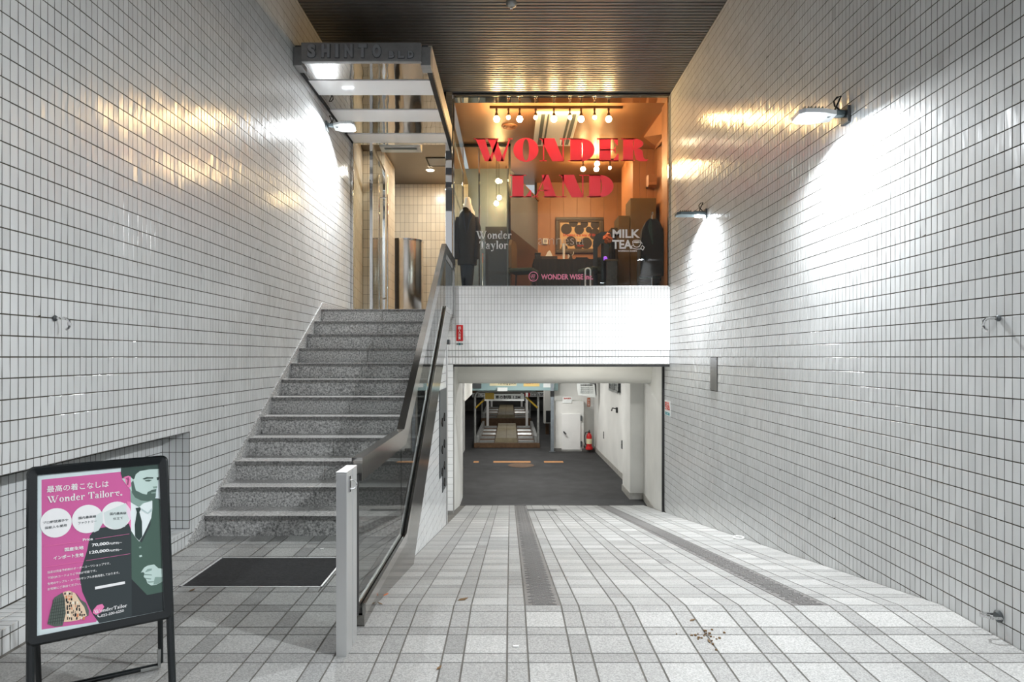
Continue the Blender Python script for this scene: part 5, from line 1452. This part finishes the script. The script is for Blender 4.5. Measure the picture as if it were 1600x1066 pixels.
def wall_hook(label, x, y, z, side):
    t = thing('anchor_hook', label, 'hook', (x, y, z), 'anchor hooks on the tiled walls')
    obj('rose', MB().lathe([(.014, 0), (.016, .006 * side), (.010, .014 * side)], (x, y, z), 14, axis='x'), M['grey_metal'], t, smooth=True)
    pts = [(x + side * .01, y, z), (x + side * .05, y + .0, z)] + [(x + side * (.05 + .03 * math.sin(q)), y - .0, z - .03 + .03 * math.cos(q)) for q in (.5, 1, 1.6, 2.2, 2.8)]
    obj('hook_bar', MB().tube(pts, .007, 8), M['chrome'], t, smooth=True)
wall_hook('small metal anchor hook on the left tiled wall', XL, 3.3, 1.58, 1)
wall_hook('small metal anchor hook on the right tiled wall at eye height', XR, 3.14, 1.57, -1)
t = thing('anchor_ring', 'metal anchor ring low on the right tiled wall', 'ring', (XR, 3.14, .108))
obj('rose', MB().lathe([(.028, 0), (.03, -.008), (.02, -.016)], (XR, 3.14, .108), 14, axis='x'), M['grey_metal'], t, smooth=True)
obj('ring_bar', MB().tube([(XR - .01, 3.11, .108), (XR - .07, 3.11, .112), (XR - .09, 3.14, .113), (XR - .07, 3.17, .112), (XR - .01, 3.17, .108)], .007, 8), M['chrome'], t, smooth=True)
t = thing('ceiling_sensor', 'small round metal sensor on the ribbed ceiling at the top of the view', 'sensor', (0.02, 7.12, ZC))
obj('body', MB().lathe([(.06, ZC), (.062, ZC - .02), (.05, ZC - .045), (.03, ZC - .06)], (.015, 7.12, 0), 20), M['galv'], t, smooth=True)
obj('nozzle', MB().lathe([(.018, ZC - .06), (.02, ZC - .075), (.01, ZC - .085)], (.015, 7.12, 0), 14), M['chrome'], t, smooth=True)

# litter
def floor_pt(px, py):
    Y = H * F / (py - CY)
    if Y > RS: Y = (H - SL * RS) / ((py - CY) / F - SL) if px > 640 else Y
    return PX(px, Y), Y, (ramp(Y) if px > 640 else 0.0)
for (px, py, lab) in ((1108, 1004, 'curled dry leaf lying among crumbs on the ramp tiles at the right'), (1082, 971, 'small dry leaf on the ramp tiles above the crumbs'), (723, 939, 'thin brown twig leaf on the paving near the end post'),
                      (686, 1046, 'dry leaf crumb on the paving at the bottom of the view'), (603, 931, 'orange dry leaf against the foot of the balustrade'), (594, 945, 'dark dry leaf at the foot of the balustrade'), (300, 924, 'brown dry leaf beside the doormat')):
    x, y, z = floor_pt(px, py)
    q = random.random() * 3
    s_ = .012 if px != 723 else .02
    z += .004
    pts = [(-1.6, 0, .1), (-.6, .5, .35), (.5, .45, .3), (1.7, 0, .6), (.5, -.5, .2), (-.6, -.45, .25)]
    mb = MB().add([(x + s_ * (a_ * math.cos(q) - b_ * math.sin(q)), y + s_ * (a_ * math.sin(q) + b_ * math.cos(q)), z + s_ * c_) for a_, b_, c_ in pts] +
                  [(x + s_ * (a_ * math.cos(q) - b_ * math.sin(q)), y + s_ * (a_ * math.sin(q) + b_ * math.cos(q)), z + s_ * (c_ - .1)) for a_, b_, c_ in pts],
                  [(0, 1, 2, 3, 4, 5), (11, 10, 9, 8, 7, 6)] + [(i, (i + 1) % 6, 6 + (i + 1) % 6, 6 + i) for i in range(6)])
    tag(obj('dry_leaf', mb, M['orange_sticker'] if px == 603 else M['leaf']), lab, 'leaf', 'dry leaves on the paving')
x, y, z = floor_pt(806, 1012)
mb = MB().bbox(x - .014, x + .014, y - .006, y + .006, z + .003, z + .010, .002)
tag(obj('paper_scrap', mb, M['white']), 'tiny white paper scrap on the paving in the middle foreground', 'paper scrap')
x, y, z = floor_pt(1154, 843)
mb = MB().tube([(x + .05 * math.cos(q), y + .05 * math.sin(q), z + .02) for q in [2 * math.pi * i / 14 for i in range(15)]], .008, 6)
tag(obj('white_ring', mb, M['white'], smooth=True), 'small white ring lying on the ramp near the right wall', 'ring')
x, y, z = floor_pt(503, 859)
tag(obj('paper_scrap', MB().bbox(x - .012, x + .012, y - .012, y + .012, .004, .008, .001), M['white']), 'tiny white scrap on the paving between doormat and stair', 'paper scrap')
x0, y0, z0 = floor_pt(1100, 996)
mb = MB()
for i in range(26):
    a_, b_ = x0 + random.gauss(0, .05), y0 + random.gauss(0, .035); r = .002 + random.random() * .004
    mb.box(a_ - r, a_ + r, b_ - r, b_ + r, .003, .004 + r)
tag(obj('soil_crumbs', mb, M['leaf'], kind='stuff'), 'scatter of brown soil crumbs on the tiles at the right', 'crumbs')

# ------------------------------------------------------------ A-board poster stand
R1 = Vector((.8518, .5221, .0192)).normalized()
R2 = Vector((-.1363, .1996, .9711)); R2 = (R2 - R1 * R2.dot(R1)).normalized()
RNb = R1.cross(R2)                  # towards the reader
T0b = Vector((-1.7344, 2.3473, .357))
PW, PH = .41, .585
AB = thing('poster_stand', 'black framed folding poster stand with a pink tailor poster on the pavement', 'sign stand', (-1.55, 2.5, 0))
def brd(mb):
    mb.v = [tuple(T0b + R1 * v[0] + R2 * v[1] + RNb * v[2]) for v in mb.v]; return mb
b_ = .034
def rrect(x0, x1, y0, y1, r, n=5):
    out = []
    for (cx, cy, a0) in ((x1 - r, y1 - r, 0), (x0 + r, y1 - r, 90), (x0 + r, y0 + r, 180), (x1 - r, y0 + r, 270)):
        out += [(cx + r * math.cos(math.radians(a0 + 90 * i / n)), cy + r * math.sin(math.radians(a0 + 90 * i / n))) for i in range(n + 1)]
    return out
def loops(ls, closed_back=True):
    n = len(ls[0][0]); mb = MB()
    vs = [(p[0], p[1], z) for (l, z) in ls for p in l]
    fs = []
    m = len(ls)
    for k in range(m):
        k2 = (k + 1) % m
        for i in range(n):
            j = (i + 1) % n
            fs.append((k * n + i, k * n + j, k2 * n + j, k2 * n + i))
    return mb.add(vs, fs)
out = rrect(-b_, PW + b_, -b_, PH + b_, .026)
mid = rrect(-b_ + .008, PW + b_ - .008, -b_ + .008, PH + b_ - .008, .02)
inn = rrect(0, PW, 0, PH, .001)
obj('frame', brd(loops([(out, -.018), (out, .006), (mid, .014), (inn, .008), (inn, -.018)])), M['frame_black'], AB, smooth=True)
obj('back_board', brd(MB().box(-.02, PW + .02, -.02, PH + .02, -.016, -.006)), M['frame_black'], AB)
sh = obj('poster_sheet', brd(MB().box(0, PW, 0, PH, -.005, 0)), mat('poster_paper', (226, 240, 242), .3), AB)
# front legs continue the frame plane down to the pavement
def leg_to_floor(u):
    p = T0b + R1 * u - R2 * b_
    k = p.z / R2.z
    return p, p - R2 * k
for u in (-b_ + .014, PW + b_ - .014):
    p, q = leg_to_floor(u)
    back = -RNb * .006
    obj('leg', MB().tube([p + back + R2 * .02, q + back], .014, 10), M['frame_black'], AB, smooth=True)
# rear frame: hinged near the top, splayed backwards
hinge0 = T0b + R1 * -.022 + R2 * (PH - .05) - RNb * .03
hinge1 = T0b + R1 * (PW - .0) + R2 * (PH - .05) - RNb * .03
F1 = Vector((PX(251, 2.83), 2.83, .03)); F0 = F1 - R1 * .435; F0.z = .03
obj('rear_leg', MB().tube([hinge1, F1], .011, 10), M['frame_black'], AB, smooth=True)
obj('rear_leg', MB().tube([hinge0, F0], .011, 10), M['frame_black'], AB, smooth=True)
obj('rear_crossbar', MB().tube([F0 + Vector((0, 0, -.012)), F1 + Vector((0, 0, -.012))], .011, 10), M['frame_black'], AB, smooth=True)
obj('corner_bracket', MB().tube([F1 + (hinge1 - F1).normalized() * .07 - Vector((0, .012, 0)), F1 - Vector((0, .012, .012)), F1 - R1 * .07 - Vector((0, .012, .012))], .0085, 4), M['galv'], AB)
# printed artwork, traced from the photograph of the sheet and laid flat on it
Q = [(60.75, 742.6), (250, 724.9), (256.2, 954.3), (58.1, 993.8)]
def homog():
    A = []; B = []
    for (u, v), (x, y) in zip([(0, PH), (PW, PH), (PW, 0), (0, 0)], Q):
        A.append([x, y, 1, 0, 0, 0, -u * x, -u * y]); B.append(u)
        A.append([0, 0, 0, x, y, 1, -v * x, -v * y]); B.append(v)
    n = 8
    for i in range(n):
        p = max(range(i, n), key=lambda r: abs(A[r][i]))
        A[i], A[p] = A[p], A[i]; B[i], B[p] = B[p], B[i]
        for r in range(n):
            if r != i:
                k = A[r][i] / A[i][i]
                A[r] = [a_ - k * c_ for a_, c_ in zip(A[r], A[i])]; B[r] -= k * B[i]
    return [B[i] / A[i][i] for i in range(n)]
HM = homog()
def PO(x, y):
    w_ = HM[6] * x + HM[7] * y + 1
    u, v = (HM[0] * x + HM[1] * y + HM[2]) / w_, (HM[3] * x + HM[4] * y + HM[5]) / w_
    return (min(max(u, .0005), PW - .0005), min(max(v, .0005), PH - .0005))
LAY = [0]
def ink(nm, pts, m, lay, crop=None):
    """flat print patch; pts in photo pixels, or in one of the enlarged crops (x0,y0,scale)"""
    if crop: pts = [(crop[0] + p[0] / crop[2], crop[1] + p[1] / crop[2]) for p in pts]
    LAY[0] += 1
    z = .0002 + lay * .00022 + LAY[0] * .000002
    return obj(nm, brd(MB().prism([PO(*p) for p in pts], z - .00015, z, 'z')), m, sh)
def pm(n, c): return mat(n, tuple(min(252, v * 1.1) for v in c), .32)
m_pink, m_pink2 = pm('pink_print', (198, 92, 150)), pm('light_pink_print', (226, 122, 172))
m_suit, m_suit2, m_vest = pm('dark_suit_print', (50, 58, 60)), pm('suit_shadow_print', (38, 44, 46)), pm('green_vest_print', (68, 92, 82))
m_face, m_face2, m_hair, m_beard = pm('face_print', (186, 206, 200)), pm('face_shadow_print', (132, 156, 148)), pm('hair_print', (52, 72, 66)), pm('beard_print', (78, 100, 92))
m_shirt, m_pale, m_tie = pm('shirt_print', (220, 234, 234)), pm('pale_circle_print', (232, 238, 238)), pm('tie_print', (40, 58, 54))
m_white, m_dark = pm('white_print', (244, 246, 246)), pm('charcoal_print', (70, 78, 80))
A2, A3, A4, A5 = (40, 715, 7.614), (140, 715, 7.614), (40, 840, 7.614), (140, 840, 7.614)
ink('pink_field', [(66.8, 749.5), (191, 737), (204, 775), (204, 870), (150, 972), (65.2, 984)], m_pink, 0)
ink('pink_field', [(190, 737.3), (206, 745), (206, 870), (140, 970), (120, 900)], m_pink, 0)
ink('suit_print', [(206, 818), (150, 826), (141.5, 837), (137, 860), (127, 892), (124.5, 900), (129, 925), (140, 950), (145, 960), (155, 974), (256.2, 954.5), (253, 780), (250, 779), (236, 778)], m_suit, 1)
ink('vest_print', [(206, 824), (212, 838), (222, 848), (236, 820), (238, 778), (252, 781), (254.5, 880), (255, 925), (230, 930), (206, 905)], m_vest, 2)
ink('vest_print', [(206, 905), (230, 930), (255, 925), (256.2, 954.3), (206, 964)], m_suit2, 2)
ink('shirt_print', [(500, 520), (570, 580), (650, 540), (755, 515), (755, 610), (740, 720), (690, 830), (640, 930), (595, 1000), (545, 940), (500, 870)], m_shirt, 3, A3)
ink('pink_edge', [(455, 520), (500, 525), (500, 860), (480, 800), (470, 640)], m_pink2, 3, A3)
ink('face_print', [(395, 250), (505, 235), (560, 150), (640, 130), (838, 125), (835, 250), (815, 340), (800, 380), (795, 470), (750, 515), (660, 540), (600, 590), (500, 535), (495, 380)], m_face, 4, A3)
ink('neck_shadow', [(500, 380), (560, 480), (660, 515), (750, 515), (640, 545), (595, 590), (500, 530)], m_face2, 5, A3)
ink('hair_print', [(388, 118), (520, 100), (838, 75), (842, 135), (720, 140), (610, 160), (560, 200), (545, 250), (530, 260), (505, 235), (480, 215), (420, 230), (405, 250), (385, 190)], m_hair, 5, A3)
ink('beard_print', [(505, 300), (530, 270), (545, 330), (560, 390), (640, 430), (690, 440), (700, 410), (750, 385), (805, 372), (800, 400), (795, 470), (770, 505), (700, 520), (620, 510), (550, 475), (515, 420)], m_beard, 5, A3)
ink('lip_print', [(740, 415), (800, 405), (795, 425), (745, 428)], m_face2, 6, A3)
ink('eye_print', [(640, 250), (690, 232), (770, 235), (765, 250), (700, 252), (660, 262)], m_hair, 6, A3)
ink('eye_print', [(665, 268), (715, 262), (755, 268), (720, 285), (680, 283)], m_beard, 6, A3)
ink('eye_print', [(808, 235), (838, 232), (836, 262), (812, 270)], m_hair, 6, A3)
ink('nose_shadow', [(760, 345), (815, 340), (812, 365), (770, 368)], m_face2, 6, A3)
ink('ear_print', [(425, 232), (470, 215), (500, 225), (505, 340), (485, 360), (460, 345), (440, 290)], m_pink2, 6, A3)
ink('ear_print', [(440, 245), (480, 232), (485, 260), (470, 330), (455, 320), (462, 270)], pm('ear_shadow_print', (150, 70, 112)), 7, A3)
ink('tie_print', [(555, 600), (610, 590), (618, 615), (600, 650), (630, 760), (632, 940), (595, 990), (548, 940), (545, 800), (570, 650)], m_tie, 6, A3)
ink('collar_shadow', [(620, 600), (700, 655), (748, 600), (748, 640), (702, 672), (625, 625)], pm('collar_shadow_print', (176, 194, 194)), 6, A3)
for c in ((605, 1065), (600, 1010 + 55)): pass
ink('button_print', [(590, 112), (615, 105), (622, 122), (600, 132)], m_face2, 5, A5)
ink('button_print', [(592, 215), (622, 205), (630, 225), (600, 236)], m_face, 5, A5)
ink('hand_print', [(612, 418), (650, 360), (690, 335), (770, 320), (820, 365), (875, 370), (878, 520), (800, 560), (735, 572), (690, 545), (675, 500), (645, 465), (655, 425), (640, 412)], m_face, 5, A5)
for pts in ([(690, 375), (745, 368), (740, 392), (660, 415)], [(655, 432), (740, 440), (745, 452), (650, 448)], [(650, 478), (735, 488), (730, 500), (668, 492)], [(690, 522), (770, 520), (760, 534), (700, 538)], [(780, 470), (876, 470), (876, 520), (800, 556), (760, 560)]):
    ink('finger_shadow', pts, m_face2, 6, A5)
def ell_px(cx, cy, rx, ry, tilt=-.08, n=30):
    return [(cx + rx * math.cos(q), cy + ry * math.sin(q) + tilt * rx * math.cos(q)) for q in [2 * math.pi * i / n for i in range(n)]]
for (cx, cy, rx, ry) in ((88.7, 817, 24.8, 23), (138, 811, 24.3, 22.2), (182.5, 805.5, 23.5, 21.8)):
    ink('pale_disc', ell_px(cx, cy, rx, ry), m_pale, 7)
ink('disc_overlap', [(150, 806), (161.5, 799), (162, 817), (155, 829), (147.5, 832)], pm('grey_disc_print', (206, 216, 214)), 8)
ink('disc_overlap', [(163, 801), (198, 786), (203, 800), (203, 812), (196, 823), (180, 827), (166, 820)], pm('grey_disc_print', (206, 216, 214)), 8)
ink('pink_edge', [(198.5, 787), (204.5, 795), (205.5, 812), (203, 812), (199, 800)], pm('pale_pink_print', (240, 206, 222)), 9)
def pltext(mb, corners, m, lay=10):
    """lettering warped into its four corners on the sheet (photo pixels: TL, TR, BR, BL)"""
    xs = [v[0] for v in mb.v]; ys = [v[1] for v in mb.v]; zs = [v[2] for v in mb.v]
    x0, x1, y0, y1, z0 = min(xs), max(xs), min(ys), max(ys), min(zs)
    tl, tr, br, bl = [Vector(PO(*c)) for c in corners]
    z = .0002 + lay * .00022
    def w_(v):
        s_, t_ = (v[0] - x0) / (x1 - x0), (v[1] - y0) / (y1 - y0)
        p = (bl * (1 - s_) + br * s_) * (1 - t_) + (tl * (1 - s_) + tr * s_) * t_
        return (p.x, p.y, z + (v[2] - z0) * .05)
    mb.v = [w_(v) for v in mb.v]
    return obj('lettering', brd(mb), m, sh)
def tq(x0, y0, x1, y1, h):            # baseline-left (top), top-right; slanted box of height h
    return [(x0, y0), (x1, y1), (x1, y1 + h), (x0, y0 + h)]
T = lambda s_, b=.012: text_mb(s_, 1, bold=b, extrude=.002)
pltext(T('最高の着こなしは', .01), tq(75, 759.5, 171.5, 750.5, 10.5), m_white)
pltext(display('Wonder Tailor', .2, .055), tq(75, 775.5, 179, 765, 11.0), m_white)
pltext(T('で。', .02), tq(180, 768.5, 192.5, 767.5, 7), m_white)
pltext(T('プロ野球選手や'), tq(68.5, 815, 108, 810, 4.2), m_dark)
pltext(T('芸能人も愛用'), tq(71.5, 823, 105.5, 818.5, 4.2), m_dark)
pltext(T('国内最高峰'), tq(124, 807.5, 151.5, 804.5, 4.2), m_dark)
pltext(T('ファクトリー'), tq(123.5, 815.5, 152, 812, 4.2), m_dark)
pltext(T('国内最高級'), tq(173, 801, 198.5, 799.5, 4.2), m_dark)
pltext(T('仕立て'), tq(178, 808.5, 193, 807, 4.2), m_dark)
pltext(T('Price', .02), tq(130.5, 841.5, 146, 839.8, 4.2), m_white)
pltext(T('国産生地', .025), tq(102, 856, 131.5, 852.5, 6), m_white)
pltext(T('インポート生地', .025), tq(84.5, 869, 131.5, 863.5, 6), m_white)
pltext(T('70,000', .035), tq(144.5, 849.5, 171, 846.3, 5.6), m_white)
pltext(T('円(税別)～', .02), tq(171.5, 848, 191.5, 845.8, 4), m_white)
pltext(T('120,000', .035), tq(140.5, 861, 171, 857.3, 5.6), m_white)
pltext(T('円(税別)～', .02), tq(171.5, 859, 191.5, 856.5, 4), m_white)
for (s_, c) in (('当店は完全予約制のオーダースーツショップです。', (75, 892.5, 173, 878, 4)), ('下記QRコードよりご予約が可能です。', (75, 901.5, 151.5, 889.5, 4)),
                ('生地のサンプル・スーツのサンプル多数用意しております。', (75, 910.5, 187, 892.5, 4)), ('お気軽にご来店ください。', (75, 919, 127, 910, 4))):
    pltext(T(s_, .008), tq(*c), m_white)
for (a_, b2) in (((70, 853.6), (129, 845.6)), ((150, 842), (203, 834)), ((70, 886), (131, 877)), ((135, 876), (204, 865))):
    ink('rule_line', [a_, b2, (b2[0], b2[1] + .5), (a_[0], a_[1] + .5)], m_pink2, 10)
ink('white_bar', [(148.7, 917), (195.5, 908.3), (195.8, 912.4), (149, 921.3)], m_white, 10)
ink('pink_blob', [(146, 953), (152, 946), (160, 943.8), (163, 948), (158, 957), (150, 961), (145, 958)], m_pink2, 9)
pltext(display('WonderTailor', .22, .06), tq(147, 953.5, 198.5, 943, 5.6), m_white, 11)
pltext(T('022-200-6250', .012), tq(158, 960.5, 193.5, 952, 4), m_white, 11)
g = G(.002); g.strip([(.1, .9), (.05, .6), (.2, .3), (.5, .08), (.8, .05)], [(.35, .85), (.3, .6), (.42, .42), (.6, .3), (.85, .28)], False); g.disc(.22, .86, .15); g.disc(.82, .17, .15)
pltext(g.mb, tq(152, 960.5, 157.5, 959.5, 5), m_white, 11)
# patterned jacket picture at the foot of the sheet
m_chk, m_chk2 = pm('check_cloth_print', (86, 96, 88)), pm('check_line_print', (56, 64, 60))
m_lin = [pm('lining_print_' + n, c) for n, c in (('cream', (222, 196, 168)), ('black', (34, 34, 36)), ('orange', (206, 130, 90)), ('pale', (238, 226, 212)))]
ink('jacket_print', [(262, 1030), (300, 860), (345, 715), (440, 655), (470, 740), (480, 900), (440, 1050), (350, 1060)], m_chk, 8, A4)
ink('jacket_print', [(600, 655), (660, 740), (720, 780), (755, 870), (750, 930), (700, 950), (620, 700)], m_chk, 8, A4)
for i in range(6):
    x = 300 + 26 * i
    ink('check_line', [(x + 30, 740 - 8 * i), (x + 38, 738 - 8 * i), (x + 0, 1035), (x - 8, 1035)], m_chk2, 9, A4)
for i in range(7):
    y = 780 + 38 * i
    ink('check_line', [(325 - 9 * i, y), (470, y - 30), (471, y - 22), (323 - 9 * i, y + 8)], m_chk2, 9, A4)
ink('lining_print', [(450, 650), (520, 632), (590, 660), (650, 760), (700, 830), (730, 930), (640, 980), (540, 1000), (455, 1005), (480, 900), (470, 740)], m_lin[0], 9, A4)
rr_ = random.Random(3)
for r in range(9):
    y = 668 + 37 * r
    xl_, xr_ = 462 + 8 * min(r, 3), 560 + 21 * r
    x = xl_ + rr_.random() * 12
    while x < min(xr_, 715) - 8:
        a_ = 9 + rr_.random() * 13
        b2 = 10 + rr_.random() * 12
        yy_ = y + rr_.random() * 14 - 7
        sk_ = rr_.random() * 8 - 4
        if rr_.random() < .82:
            ink('lining_patch', [(x, yy_ - b2), (x + a_ + sk_, yy_ - b2 * 1.1), (x + a_, yy_ + b2 * .7), (x - sk_, yy_ + b2 * .8)], m_lin[rr_.choice([1, 1, 1, 2, 3])], 10, A4)
        x += a_ + 5 + rr_.random() * 10
